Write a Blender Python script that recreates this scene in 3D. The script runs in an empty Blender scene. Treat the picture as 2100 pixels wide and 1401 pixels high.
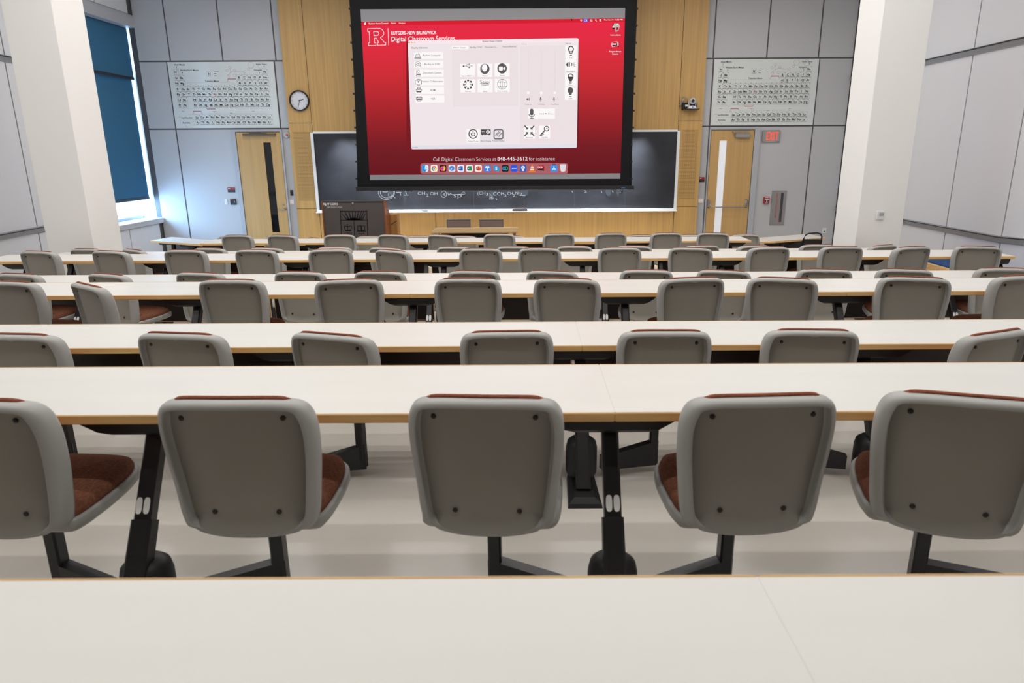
import bpy, math, random
from mathutils import Matrix, Vector
from mathutils.geometry import tessellate_polygon

random.seed(7)
SC = bpy.context.scene
COL = SC.collection
SC.view_settings.view_transform = 'Standard'
SC.view_settings.look = 'None'
SC.view_settings.exposure = 0.0
PI = math.pi

# ------------------------------------------------------------------ camera
CX, CY, F = 1085.0, 700.5, 1400.0            # optical axis and focal length, in photograph pixels
PITCH, ROLL = math.radians(15.55), math.radians(0.30)
CAM = Vector((0.0, 0.0, 2.148))
RM = Matrix.Rotation(PI / 2 - PITCH, 3, 'X') @ Matrix.Rotation(-ROLL, 3, 'Z')
cd = bpy.data.cameras.new('camera')
cam = bpy.data.objects.new('camera', cd)
COL.objects.link(cam)
M4 = RM.to_4x4(); M4.translation = CAM
cam.matrix_world = M4
cd.sensor_width = 36.0
cd.lens = 36.0 * F / 2100.0
cd.shift_x = (1050.0 - CX) / 2100.0
cd.clip_start = 0.05
cd.dof.use_dof = True
cd.dof.focus_distance = 7.0
cd.dof.aperture_fstop = 4.5
SC.camera = cam


def ray(u, v):
    return RM @ Vector(((u - CX) / F, -(v - CY) / F, -1.0))


def onY(u, v, Y):
    d = ray(u, v); return CAM + d * (Y / d.y)


def onZ(u, v, Z):
    d = ray(u, v); return CAM + d * ((Z - CAM.z) / d.z)


def onX(u, v, X):
    d = ray(u, v); return CAM + d * (X / d.x)


# ------------------------------------------------------------------ colours and materials
def lin(c):
    c = c / 255.0
    return c / 12.92 if c <= 0.04045 else ((c + 0.055) / 1.055) ** 2.4


def rgb(r, g, b):
    return (lin(r), lin(g), lin(b), 1.0)


MATS = {}


def mat(name, color, rough=0.5, metal=0.0, spec=0.5, bump=None, vary=None, emis=None, estr=1.0):
    """bump = (scale, strength); vary = (scale xyz, amount) noise tint."""
    if name in MATS:
        return MATS[name]
    m = bpy.data.materials.new(name); m.use_nodes = True
    nt = m.node_tree; b = nt.nodes['Principled BSDF']
    b.inputs['Base Color'].default_value = color
    b.inputs['Roughness'].default_value = rough
    b.inputs['Metallic'].default_value = metal
    b.inputs['Specular IOR Level'].default_value = spec
    tc = nt.nodes.new('ShaderNodeTexCoord')
    if vary:
        mp = nt.nodes.new('ShaderNodeMapping'); mp.inputs['Scale'].default_value = vary[0]
        nz = nt.nodes.new('ShaderNodeTexNoise'); nz.inputs['Scale'].default_value = 1.0
        nz.inputs['Detail'].default_value = 4.0
        rp = nt.nodes.new('ShaderNodeValToRGB')
        k = vary[1]
        rp.color_ramp.elements[0].position = 0.3; rp.color_ramp.elements[1].position = 0.7
        rp.color_ramp.elements[0].color = tuple(max(0, c * (1 - k)) for c in color[:3]) + (1,)
        rp.color_ramp.elements[1].color = tuple(min(1, c * (1 + k)) for c in color[:3]) + (1,)
        nt.links.new(tc.outputs['Object'], mp.inputs['Vector'])
        nt.links.new(mp.outputs['Vector'], nz.inputs['Vector'])
        nt.links.new(nz.outputs['Fac'], rp.inputs['Fac'])
        nt.links.new(rp.outputs['Color'], b.inputs['Base Color'])
    if bump:
        nz2 = nt.nodes.new('ShaderNodeTexNoise'); nz2.inputs['Scale'].default_value = bump[0]
        bp = nt.nodes.new('ShaderNodeBump'); bp.inputs['Strength'].default_value = bump[1]
        bp.inputs['Distance'].default_value = 0.002
        nt.links.new(tc.outputs['Object'], nz2.inputs['Vector'])
        nt.links.new(nz2.outputs['Fac'], bp.inputs['Height'])
        nt.links.new(bp.outputs['Normal'], b.inputs['Normal'])
    if emis:
        b.inputs['Emission Color'].default_value = emis
        b.inputs['Emission Strength'].default_value = estr
    MATS[name] = m
    return m


def glow(r, g, b_, s=1.0):
    """light sent by the projector / a lit display: an emitter of that colour"""
    name = 'light_%d_%d_%d' % (r, g, b_)
    if name in MATS:
        return MATS[name]
    m = bpy.data.materials.new(name); m.use_nodes = True
    nt = m.node_tree; nt.nodes.clear()
    e = nt.nodes.new('ShaderNodeEmission'); o = nt.nodes.new('ShaderNodeOutputMaterial')
    e.inputs['Color'].default_value = rgb(r, g, b_); e.inputs['Strength'].default_value = s
    nt.links.new(e.outputs[0], o.inputs['Surface'])
    MATS[name] = m
    return m


M_TOP = mat('cream_laminate', (0.74, 0.725, 0.69, 1), 0.33, spec=0.4, vary=((1.2, 9, 1.2), 0.015))
M_EDGE = mat('maple_edge', (0.93, 0.57, 0.235, 1), 0.4, vary=((3, 30, 60), 0.13))
M_SHELL = mat('grey_plastic', (0.405, 0.402, 0.385, 1), 0.42, bump=(420, 0.12))
M_PANEL = mat('grey_plastic_textured_shaded', (0.325, 0.307, 0.27, 1), 0.6, bump=(700, 0.35))  # shell plastic, textured, with the leaning back's shade put into its colour
M_RUST = mat('rust_fabric', (0.29, 0.088, 0.048, 1), 0.95, spec=0.1, bump=(900, 0.6), vary=((120, 120, 120), 0.25))
M_SEAT = mat('brown_fabric', (0.23, 0.095, 0.058, 1), 0.95, spec=0.1, bump=(900, 0.6), vary=((120, 120, 120), 0.25))
M_BLACK = mat('black_steel', (0.013, 0.013, 0.015, 1), 0.32)
M_BLACK2 = mat('black_plastic', (0.012, 0.012, 0.013, 1), 0.5)
M_SCREW = mat('dark_screw', (0.05, 0.045, 0.04, 1), 0.35, 0.6)
M_STICK = mat('white_sticker', (0.85, 0.85, 0.84, 1), 0.5)
M_BROWN = mat('dark_brown_laminate', (0.028, 0.017, 0.013, 1), 0.45)
M_FLOOR = mat('pale_vinyl_floor', (0.70, 0.66, 0.60, 1), 0.22, spec=0.5, vary=((2, 2, 2), 0.05))
M_WALL = mat('grey_wall_panel', (0.54, 0.545, 0.56, 1), 0.6, bump=(300, 0.08))
M_JOINT = mat('wall_joint', (0.10, 0.10, 0.11, 1), 0.5)
M_SIDE = mat('pale_side_wall_panel', (0.77, 0.78, 0.815, 1), 0.6)
M_RAILM = mat('aluminium_rail', (0.36, 0.38, 0.41, 1), 0.35, 0.6)
M_COLUMN = mat('white_column_paint', (0.93, 0.92, 0.90, 1), 0.7)
M_CEIL = mat('white_ceiling', (0.75, 0.75, 0.74, 1), 0.9)
M_OAK = mat('oak_veneer', (0.57, 0.345, 0.12, 1), 0.42, vary=((26, 26, 0.6), 0.11))
M_OAK2 = mat('oak_veneer_pale', (0.58, 0.36, 0.14, 1), 0.42, vary=((22, 22, 0.6), 0.08))
M_OAKD = mat('oak_gap', (0.10, 0.05, 0.015, 1), 0.6)
M_BOARD = mat('slate_board', (0.019, 0.0215, 0.029, 1), 0.5, vary=((1.6, 1, 2.2), 0.45))
M_ALU = mat('satin_aluminium', (0.84, 0.86, 0.87, 1), 0.35, 0.0)
M_STEEL = mat('satin_steel', (0.42, 0.41, 0.40, 1), 0.32, 0.85)
M_FRAME = mat('grey_door_frame', (0.46, 0.475, 0.51, 1), 0.45)
M_WHITE = mat('white_plastic', (0.80, 0.80, 0.80, 1), 0.4)
M_CHALK = mat('chalk', (0.42, 0.44, 0.47, 1), 0.95, spec=0.05)
M_CHALKD = mat('chalk_smear', (0.05, 0.058, 0.07, 1), 0.95, spec=0.05)
M_RED = mat('red_plastic', (0.36, 0.02, 0.025, 1), 0.4)
M_DARK = mat('charcoal', (0.03, 0.03, 0.033, 1), 0.5)
M_INK = mat('black_ink', (0.03, 0.035, 0.035, 1), 0.7)
M_PINK = mat('pink_ink', (0.58, 0.30, 0.34, 1), 0.7)
M_CELL = mat('grey_ink', (0.50, 0.53, 0.52, 1), 0.7)
M_GLASSB = mat('milky_glass', (0.74, 0.785, 0.765, 1), 0.14, spec=0.55)
M_BLIND_BAR = mat('dark_blue_bar', (0.012, 0.016, 0.026, 1), 0.5)


# ------------------------------------------------------------------ mesh builder
class MB:
    def __init__(s):
        s.v = []; s.f = []; s.m = []; s.mi = 0; s.sm = []; s.smooth = False

    def mat(s, i):
        s.mi = i; return s

    def add(s, vs, fs):
        o = len(s.v)
        s.v += [Vector(p) for p in vs]
        for f in fs:
            s.f.append([i + o for i in f]); s.m.append(s.mi); s.sm.append(s.smooth)
        return s

    def box(s, x0, x1, y0, y1, z0, z1, bev=0.0):
        if bev <= 0:
            vs = [(x0, y0, z0), (x1, y0, z0), (x1, y1, z0), (x0, y1, z0), (x0, y0, z1), (x1, y0, z1), (x1, y1, z1), (x0, y1, z1)]
            return s.add(vs, [(0, 3, 2, 1), (4, 5, 6, 7), (0, 1, 5, 4), (1, 2, 6, 5), (2, 3, 7, 6), (3, 0, 4, 7)])
        b = min(bev, (x1 - x0) / 2.01, (y1 - y0) / 2.01, (z1 - z0) / 2.01)

        def ringz(z, e):
            X0, X1, Y0, Y1 = x0 + e, x1 - e, y0 + e, y1 - e
            return [(X0 + b, Y0, z), (X1 - b, Y0, z), (X1, Y0 + b, z), (X1, Y1 - b, z), (X1 - b, Y1, z), (X0 + b, Y1, z), (X0, Y1 - b, z), (X0, Y0 + b, z)]
        return s.loft([ringz(z0, b * .7), ringz(z0 + b, 0), ringz(z1 - b, 0), ringz(z1, b * .7)])

    def loft(s, rings, cap=True, closed=True):
        n = len(rings[0]); vs = [p for r in rings for p in r]; fs = []
        for k in range(len(rings) - 1):
            for i in range(n if closed else n - 1):
                j = (i + 1) % n
                fs.append((k * n + i, k * n + j, (k + 1) * n + j, (k + 1) * n + i))
        if cap:
            fs.append(tuple(reversed(range(n)))); fs.append(tuple(range((len(rings) - 1) * n, len(rings) * n)))
        return s.add(vs, fs)

    def prism(s, poly, y0, y1):
        """polygon in (x,z), extruded along y (front face at y0, facing -y)"""
        n = len(poly)
        vs = [(p[0], y0, p[1]) for p in poly] + [(p[0], y1, p[1]) for p in poly]
        tri = tessellate_polygon([[Vector((p[0], p[1], 0)) for p in poly]])
        fs = [tuple(t) for t in tri] + [tuple(i + n for i in reversed(t)) for t in tri]
        for i in range(n):
            j = (i + 1) % n; fs.append((i, j, j + n, i + n))
        return s.add(vs, fs)

    def prismz(s, poly, z0, z1):
        n = len(poly)
        vs = [(p[0], p[1], z0) for p in poly] + [(p[0], p[1], z1) for p in poly]
        fs = [tuple(reversed(range(n))), tuple(range(n, 2 * n))]
        for i in range(n):
            j = (i + 1) % n; fs.append((i, j, j + n, i + n))
        return s.add(vs, fs)

    def tube(s, pts, r, n=10, cap=True):
        pts = [Vector(p) for p in pts]; rings = []
        rr = r if isinstance(r, (list, tuple)) else [r] * len(pts)
        up = Vector((0, 0, 1))
        for k, p in enumerate(pts):
            a = pts[max(0, k - 1)]; b = pts[min(len(pts) - 1, k + 1)]
            t = (b - a).normalized()
            ref = up if abs(t.z) < 0.95 else Vector((1, 0, 0))
            x = t.cross(ref).normalized(); y = t.cross(x).normalized()
            rings.append([p + (x * math.cos(2 * PI * i / n) + y * math.sin(2 * PI * i / n)) * rr[k] for i in range(n)])
        return s.loft(rings, cap)

    def beam(s, a, b, w, h, w2=None, h2=None):
        """rectangular bar from a to b: w across x-ish, h across the other"""
        a, b = Vector(a), Vector(b); t = (b - a).normalized()
        ref = Vector((0, 0, 1)) if abs(t.z) < 0.8 else Vector((0, 1, 0))
        x = t.cross(ref).normalized(); y = x.cross(t).normalized()
        w2 = w2 or w; h2 = h2 or h

        def ring(p, w, h):
            c = min(w, h) * .14
            q = [(-w / 2 + c, -h / 2), (w / 2 - c, -h / 2), (w / 2, -h / 2 + c), (w / 2, h / 2 - c), (w / 2 - c, h / 2), (-w / 2 + c, h / 2), (-w / 2, h / 2 - c), (-w / 2, -h / 2 + c)]
            return [p + x * i + y * j for i, j in q]
        return s.loft([ring(a, w, h), ring(b, w2, h2)])

    def lathe(s, c, prof, n=24, axis='z'):
        c = Vector(c); rings = []
        for r, h in prof:
            ring = []
            for i in range(n):
                a = 2 * PI * i / n; p, q = r * math.cos(a), r * math.sin(a)
                ring.append(c + (Vector((p, q, h)) if axis == 'z' else Vector((p, -h, q)) if axis == 'y' else Vector((h, p, q))))
            rings.append(ring)
        return s.loft(rings)


WLOC = {}


def build(name, mb, mats, parent=None, local=False, label=None):
    me = bpy.data.meshes.new(name)
    off = Vector((0, 0, 0))
    if parent is not None and not local:
        off = WLOC.get(parent.name, Vector((0, 0, 0)))
    me.from_pydata([tuple(p - off) for p in mb.v], [], mb.f)
    if not isinstance(mats, (list, tuple)):
        mats = [mats]
    for m in mats:
        me.materials.append(m)
    for p, mi, sm in zip(me.polygons, mb.m, mb.sm):
        p.material_index = mi; p.use_smooth = sm
    me.update()
    o = bpy.data.objects.new(name, me); COL.objects.link(o)
    if parent is not None:
        o.parent = parent
        WLOC[o.name] = off if not local else Vector((0, 0, 0))
    if label:
        o['label'] = label
    return o


def tag(o, label, cat, group=None):
    o['label'] = label; o['category'] = cat
    if group:
        o['group'] = group
    return o


def thing(name, label, cat, loc=(0, 0, 0), group=None):
    o = bpy.data.objects.new(name, None); COL.objects.link(o)
    o.empty_display_size = 0.1
    o.location = loc; WLOC[o.name] = Vector(loc)
    return tag(o, label, cat, group)


def struct(name, mb, mats):
    o = build(name, mb, mats); o['kind'] = 'structure'
    return o


def sroot(name, loc=(0, 0, 0)):
    o = bpy.data.objects.new(name, None); COL.objects.link(o)
    o.location = loc; WLOC[o.name] = Vector(loc); o['kind'] = 'structure'
    return o


# ------------------------------------------------------------------ flat graphics on a plane Y = const
TXT = {}


def text2d(body, offset=0.0):
    key = (body, offset)
    if key not in TXT:
        cu = bpy.data.curves.new('t', 'FONT'); cu.body = body; cu.offset = offset; cu.resolution_u = 3
        ob = bpy.data.objects.new('t', cu)
        me = bpy.data.meshes.new_from_object(ob)
        vs = [(v.co.x, v.co.y) for v in me.vertices]; fs = [tuple(p.vertices) for p in me.polygons]
        bpy.data.objects.remove(ob); bpy.data.curves.remove(cu); bpy.data.meshes.remove(me)
        xs = [v[0] for v in vs] or [0, 1]; ys = [v[1] for v in vs] or [0, 1]
        TXT[key] = (vs, fs, min(xs), max(xs), min(ys), max(ys))
    return TXT[key]


CAPH = 0.73


class Flat:
    """Draws on the vertical plane y=Y; P maps drawing units to (x,z) on that plane. layer = distance in front."""

    def __init__(s, P, Y):
        s.P = P; s.Y = Y; s.mb = MB(); s.layer = 0.0; s.mats = []

    def use(s, m, layer=None):
        if m not in s.mats:
            s.mats.append(m)
        s.mb.mat(s.mats.index(m))
        if layer is not None:
            s.layer = layer
        return s

    def pts(s, ps):
        return [(q[0], s.Y - s.layer, q[1]) for q in (s.P(*p) for p in ps)]

    def poly(s, ps):
        ps = list(ps)
        w = s.pts(ps)
        tri = tessellate_polygon([[Vector((q[0], q[2], 0)) for q in w]])
        fs = []
        for t in tri:
            a, b, c = (Vector(w[i]) for i in t)
            n = (b - a).cross(c - a)
            fs.append(tuple(t) if n.y < 0 else tuple(reversed(t)))
        s.mb.add(w, fs); return s

    def rect(s, x0, y0, x1, y1):
        return s.poly([(x0, y0), (x1, y0), (x1, y1), (x0, y1)])

    def rrect(s, x0, y0, x1, y1, r):
        ps = []
        for cx, cy, a0 in ((x1 - r, y0 + r, -90), (x1 - r, y1 - r, 0), (x0 + r, y1 - r, 90), (x0 + r, y0 + r, 180)):
            for k in range(5):
                a = math.radians(a0 + 22.5 * k); ps.append((cx + r * math.cos(a), cy + r * math.sin(a)))
        return s.poly(ps)

    def disc(s, x, y, rx, ry=None, n=20):
        ry = ry or rx
        return s.poly([(x + rx * math.cos(2 * PI * i / n), y + ry * math.sin(2 * PI * i / n)) for i in range(n)])

    def sector(s, x, y, r0, r1, a0, a1, n=8):
        A = [math.radians(a0 + (a1 - a0) * i / n) for i in range(n + 1)]
        return s.poly([(x + r1 * math.cos(a), y + r1 * math.sin(a)) for a in A] + [(x + r0 * math.cos(a), y + r0 * math.sin(a)) for a in reversed(A)])

    def line(s, ps, w, closed=False):
        ps = [Vector(p) for p in ps]
        if closed:
            ps = ps + [ps[0]]
        for a, b in zip(ps[:-1], ps[1:]):
            d = b - a
            if d.length < 1e-6:
                continue
            t = d.normalized() * (w / 2); n = Vector((-t.y, t.x))
            s.poly([a - t * .9 + n, b + t * .9 + n, b + t * .9 - n, a - t * .9 - n])
        return s

    def ring(s, x, y, rx, w, ry=None, n=24):
        ry = ry or rx
        for i in range(n):
            a, b = 2 * PI * i / n, 2 * PI * (i + 1) / n
            s.poly([(x + (rx + w / 2) * math.cos(a), y + (ry + w / 2) * math.sin(a)), (x + (rx + w / 2) * math.cos(b), y + (ry + w / 2) * math.sin(b)),
                    (x + (rx - w / 2) * math.cos(b), y + (ry - w / 2) * math.sin(b)), (x + (rx - w / 2) * math.cos(a), y + (ry - w / 2) * math.sin(a))])
        return s

    def text(s, body, x0, x1, yb, cap, off=0.0, dy=0.0, yup=False):
        """fit text between x0 and x1, baseline yb (dy = rise of the baseline over the run), capital height cap"""
        vs, fs, a0, a1, _, _ = text2d(body, off)
        k = (x1 - x0) / max(1e-6, a1 - a0); q = cap / CAPH; sg = 1 if yup else -1
        w = s.pts([(x0 + (v[0] - a0) * k, yb + sg * v[1] * q + dy * (v[0] - a0) * k / max(1e-6, x1 - x0)) for v in vs])
        s.mb.add(w, [f if (Vector(w[f[1]]) - Vector(w[f[0]])).cross(Vector(w[f[2]]) - Vector(w[f[0]])).y < 0 else tuple(reversed(f)) for f in fs])
        return s

    def ctext(s, body, xc, yb, cap, off=0.0, aspect=1.0, yup=False):
        vs, fs, a0, a1, _, _ = text2d(body, off)
        w = (a1 - a0) * cap / CAPH * aspect
        return s.text(body, xc - w / 2, xc + w / 2, yb, cap, off, 0, yup)

    def build(s, name, parent, label=None):
        return build(name, s.mb, s.mats, parent, label=label)

# ------------------------------------------------------------------ room shell
YW = 14.40          # grey front wall
YO = 14.28          # face of the oak panelling
XL, XR = -7.64, 6.40
ZC = 5.60
TIER = [0.628, 0.471, 0.314, 0.157, 0.0]
EDGE = [2.70, 5.33, 7.95, 10.60]
YB = -3.6

mb = MB()
ys = [YB] + EDGE + [YW + .1]
for k in range(5):
    mb.box(XL - .1, XR + .1, ys[k], ys[k + 1], -.3, TIER[k])
struct('floor', mb, M_FLOOR)
struct('ceiling', MB().box(XL - .2, XR + .2, YB - .1, YW + .2, ZC, ZC + .1), M_CEIL)
struct('wall_back', MB().box(XL - .2, XR + .2, YB - .15, YB, -.3, ZC), mat('back_wall_brown', (.06, .05, .04, 1), .6))

# front wall: grey panels with open joints
zA = onY(435, 125.5, YW).z; zB = onY(435, 264.5, YW).z
jx = [XL, onY(341, 64, YW).x, onY(450, 62, YW).x, onY(560, 62, YW).x, onY(620, 62, YW).x]
jlow = [XL, onY(375, 370, YW).x, onY(576, 265, YW).x, onY(620, 62, YW).x]
rx = [onY(1400, 62, YW).x, onY(1466, 62, YW).x, onY(1577, 60, YW).x, onY(1684, 62, YW).x, XR]
rlow = [onY(1400, 62, YW).x, onY(1455, 260, YW).x, onY(1655, 380, YW).x, XR]
mb = MB(); mb.mat(1).box(XL - .1, XR + .1, YW + .012, YW + .15, -.05, ZC)
mb.mat(0); g = .014
for xs, z0, z1 in ((jx, zA, ZC), (rx, zA, ZC), ([jlow[0], jlow[1], jlow[2], jlow[3]], 0, zB), (rlow, 0, zB),
                   ([jlow[0], jlow[1], jlow[2], jlow[3]], zB, zA), (rlow, zB, zA)):
    for a, b in zip(xs[:-1], xs[1:]):
        mb.box(a + g, b - g, YW, YW + .02, z0 + g, z1 - g)
struct('wall_front', mb, [M_WALL, M_JOINT])

# oak panelling around the board
xo0 = onY(588, 220, YO).x; xo1 = onY(1443, 220, YO).x
xs0 = onY(636, 215, YO).x; xs1 = onY(1393, 220, YO).x
zj0 = onY(617, 252.5, YO).z; zj1 = onY(617, 428, YO).z
ztop = onY(1000, 270, YO).z; zbot = onY(1000, 434, YO).z
bx0 = onY(649, 350, YO).x; bx1 = onY(1385, 350, YO).x
mb = MB(); mb.mat(1).box(xo0 + .005, xo1 - .005, YO + .015, YW + .005, -.02, ZC - .002)
mb.mat(0); h = .005
for a, b in ((xo0, xs0), (xs1, xo1)):
    for z0, z1 in ((0, zj1), (zj1, zj0), (zj0, ZC)):
        mb.box(a + h, b - h, YO, YO + .02, z0 + h, z1 - h)
for a, b in ((xs0, -1.0), (-1.0, 2.0), (2.0, xs1)):
    mb.box(a + (h if a == xs0 else 0), b - (h if b == xs1 else 0), YO, YO + .02, ztop, ZC - h)
xl1 = onY(893.7, 450, YO).x
for a, b in ((xs0, xl1), (xl1, xs1)):
    mb.box(a + h, b - h, YO, YO + .02, 0, zbot - .002)
oakw = struct('wall_center', mb, [M_OAK, M_OAKD])
fz0 = onY(617, 270, YO); fz1 = onY(617, 412, YO)
for nm, ua, ub in (('a', onY(603.5, 300, YO).x, onY(638, 300, YO).x), ('b', onY(1397.5, 300, YO).x, onY(1430, 300, YO).x)):
    fl = Flat(lambda x, z: (x, z), YO)
    fl.use(M_OAKD, .0015)
    nx, nz = 16, 56
    for i in range(nx):
        for j in range(nz):
            x = ua + (ub - ua) * (i + .5) / nx; z = fz1.z + (fz0.z - fz1.z) * (j + .5) / nz
            fl.rect(x - .0045, z - .0055, x + .0045, z + .0055)
    fl.build('acoustic_perforation', oakw)

# left wall with the window opening
WY0, WY1 = 11.35, onX(335, 445, XL).y - .02
WZ0 = onX(335, 446, XL).z; WZ1 = onX(283, 58, XL).z
mb = MB(); mb.mat(1)
mb.box(XL - .48, XL - .012, YB, WY0, -.3, ZC); mb.box(XL - .48, XL - .012, WY1, YW + .1, -.3, ZC)
mb.box(XL - .48, XL - .012, WY0, WY1, -.3, WZ0 - .02); mb.box(XL - .48, XL - .012, WY0, WY1, WZ1 + .02, ZC)
mb.mat(0)
sy = onX(42, 290, XL).y; sy2 = onX(4, 85, XL).y; s3 = onX(265, 470, XL).y; s4 = onX(195, 15, XL).y
ZR0, ZR1 = 0.97, 3.50
for ya, yb, z0, z1 in ((YB, sy, -.2, ZR0), (sy, WY0, -.2, ZR0), (YB, sy, ZR0, ZR1), (sy, WY0, ZR0, ZR1), (YB, sy2, ZR1, ZC), (sy2, WY0, ZR1, ZC),
                       (WY0, s3, 0, WZ0 - .1), (s3, YW - .12, 0, WZ0 - .1), (WY0, s4, WZ1 + .2, ZC), (s4, YW - .12, WZ1 + .2, ZC)):
    mb.box(XL - .02, XL, ya + .012, yb - .012, z0 + .012, z1 - .012)
struct('wall_left', mb, [M_SIDE, M_JOINT])
# right wall
mb = MB(); mb.mat(1).box(XR + .012, XR + .15, YB, YW + .1, -.3, ZC); mb.mat(0)
r1 = onX(1968, 290, XR).y; r2 = onX(2078, 350, XR).y
for ya, yb in ((YB, r2), (r2, r1), (r1, 11.9), (11.9, YW - .02)):
    for z0, z1 in ((-.2, ZR0), (ZR0, ZR1), (ZR1, ZC)):
        mb.box(XR, XR + .02, ya + .012, yb - .012, z0 + .012, z1 - .012)
struct('wall_right', mb, [M_SIDE, M_JOINT])


def rail(n, X, s, pts):
    mb = MB()
    for off, hh, dp in ((0, .055, .03), (.045, .02, .045)):
        rings = []
        for y, z in pts:
            a, b = X, X - s * dp
            rings.append([(a, y, z - hh + off), (b, y, z - hh * .7 + off), (b, y, z + hh * .7 + off - .02), (a, y, z + hh + off - .02)])
        mb.loft(rings)
    struct('trim_%d' % n, mb, M_RAILM)


rail(5, XL, -1, [(YB, 1.30), (4.0, 1.14), (8.0, ZR0 - .005), (WY0 + .05, ZR0 + .06)])
rail(6, XL, -1, [(YB, ZR1), (WY0 + .05, ZR1)])
rail(7, XR, 1, [(YB, 1.50), (6.0, 1.16), (9.3, ZR0), (YW - .03, ZR0)])
rail(8, XR, 1, [(YB, ZR1), (YW - .03, ZR1)])

# columns
c0 = onY(97, 500, 9.45).x; c1 = onY(192, 500, 9.45).x
struct('column', MB().box(c0, c1, 9.45, 10.12, TIER[3] - .05, ZC, .006), M_COLUMN)
c2 = onY(1757, 467, 9.45).x; c3 = onY(1850, 467, 9.45).x
struct('column', MB().box(c2, c3, 9.45, 10.14, TIER[3] - .05, ZC, .006), M_COLUMN)

# window
win = sroot('window_1', (XL, (WY0 + WY1) / 2, WZ0))
mb = MB()
mb.box(XL - .02, XL + .02, WY0 - .02, WY0 + .06, WZ0, WZ1); mb.box(XL - .02, XL + .02, WY1 - .005, WY1 + .05, WZ0, WZ1)
mb.box(XL - .46, XL + .03, WY0 - .02, WY1 + .05, WZ1 - .02, WZ1 + .16); mb.box(XL - .46, XL + .015, WY0 - .02, WY1 + .05, WZ1 + .14, WZ1 + .2)
build('window_frame', mb, M_FRAME, win)
build('reveal', MB().box(XL - .46, XL - .02, WY0 - .02, WY0 + .02, WZ0, WZ1).box(XL - .46, XL - .02, WY1 - .002, WY1 + .05, WZ0, WZ1), M_COLUMN, win)
build('window_sill', MB().box(XL - .46, XL + .05, WY0 - .02, WY1 + .05, WZ0 - .10, WZ0, .008), M_WALL, win)
mb = MB()
for y in (WY0 + .06, WY0 + 1.2, WY0 + 2.0):
    mb.box(XL - .45, XL - .38, y, y + .05, WZ0, WZ1)
mb.box(XL - .45, XL - .38, WY0, WY1, WZ0 + .002, WZ0 + .05); mb.box(XL - .45, XL - .38, WY0, WY1, 3.3, 3.36)
build('mullion', mb, M_RAILM, win)
mg = bpy.data.materials.new('window_glass'); mg.use_nodes = True
nt = mg.node_tree; nt.nodes.clear()
t = nt.nodes.new('ShaderNodeBsdfTransparent'); gl = nt.nodes.new('ShaderNodeBsdfGlossy'); mx = nt.nodes.new('ShaderNodeMixShader'); o = nt.nodes.new('ShaderNodeOutputMaterial')
t.inputs['Color'].default_value = (.88, .95, 1, 1); gl.inputs['Roughness'].default_value = .02; mx.inputs['Fac'].default_value = .05
nt.links.new(t.outputs[0], mx.inputs[1]); nt.links.new(gl.outputs[0], mx.inputs[2]); nt.links.new(mx.outputs[0], o.inputs['Surface'])
build('pane', MB().box(XL - .422, XL - .416, WY0, WY1, WZ0, WZ1), mg, win)

# roller blinds
mbl = bpy.data.materials.new('blue_blind_fabric'); mbl.use_nodes = True
nt = mbl.node_tree; nt.nodes.clear()
tc = nt.nodes.new('ShaderNodeTexCoord'); mp = nt.nodes.new('ShaderNodeMapping'); mp.inputs['Scale'].default_value = (4, 60, 3)
nz = nt.nodes.new('ShaderNodeTexNoise'); rp = nt.nodes.new('ShaderNodeValToRGB')
rp.color_ramp.elements[0].color = (.044, .135, .24, 1); rp.color_ramp.elements[1].color = (.07, .205, .33, 1)
nt.links.new(tc.outputs['Object'], mp.inputs['Vector']); nt.links.new(mp.outputs[0], nz.inputs['Vector']); nt.links.new(nz.outputs['Fac'], rp.inputs['Fac'])
df = nt.nodes.new('ShaderNodeBsdfDiffuse'); tl = nt.nodes.new('ShaderNodeBsdfTranslucent'); tr = nt.nodes.new('ShaderNodeBsdfTransparent')
m1 = nt.nodes.new('ShaderNodeMixShader'); m1.inputs['Fac'].default_value = .10
m2 = nt.nodes.new('ShaderNodeMixShader'); m2.inputs['Fac'].default_value = .008; o = nt.nodes.new('ShaderNodeOutputMaterial')
nt.links.new(rp.outputs[0], df.inputs[0]); nt.links.new(rp.outputs[0], tl.inputs[0])
nt.links.new(df.outputs[0], m1.inputs[1]); nt.links.new(tl.outputs[0], m1.inputs[2])
nt.links.new(m1.outputs[0], m2.inputs[1]); nt.links.new(tr.outputs[0], m2.inputs[2]); nt.links.new(m2.outputs[0], o.inputs['Surface'])
for lab, X, z1, ref in (('short upper blue roller blind at the top of the window, ending in a dark bar', XL - .15, WZ1 - .03, (283, 164)),
                        ('long lower blue roller blind hanging nearly to the window sill', XL - .20, onX(283, 160, XL - .20).z + .05, (315, 405))):
    p = onX(ref[0], ref[1], X); yb = min(onX(293, 240, X).y, WY1 - .045)
    t_ = thing('roller_blind', lab, 'blind', (X, (WY0 + yb) / 2, p.z), 'blue roller blinds in the window')
    build('fabric', MB().box(X - .002, X + .002, WY0 + .08, yb, p.z + .02, z1), mbl, t_)
    build('hem_bar', MB().box(X - .008, X + .012, WY0 + .08, yb + .005, p.z - .02, p.z + .035, .006), M_BLIND_BAR, t_)
    mb = MB(); mb.smooth = True
    build('roller', mb.lathe((X, 0, z1), [(.03, WY0 + .08), (.03, yb)], 14, 'y') if False else mb.tube([(X - .02, WY0 + .08, z1), (X - .02, yb, z1)], .02, 12), M_BLIND_BAR, t_)

# doors


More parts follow.
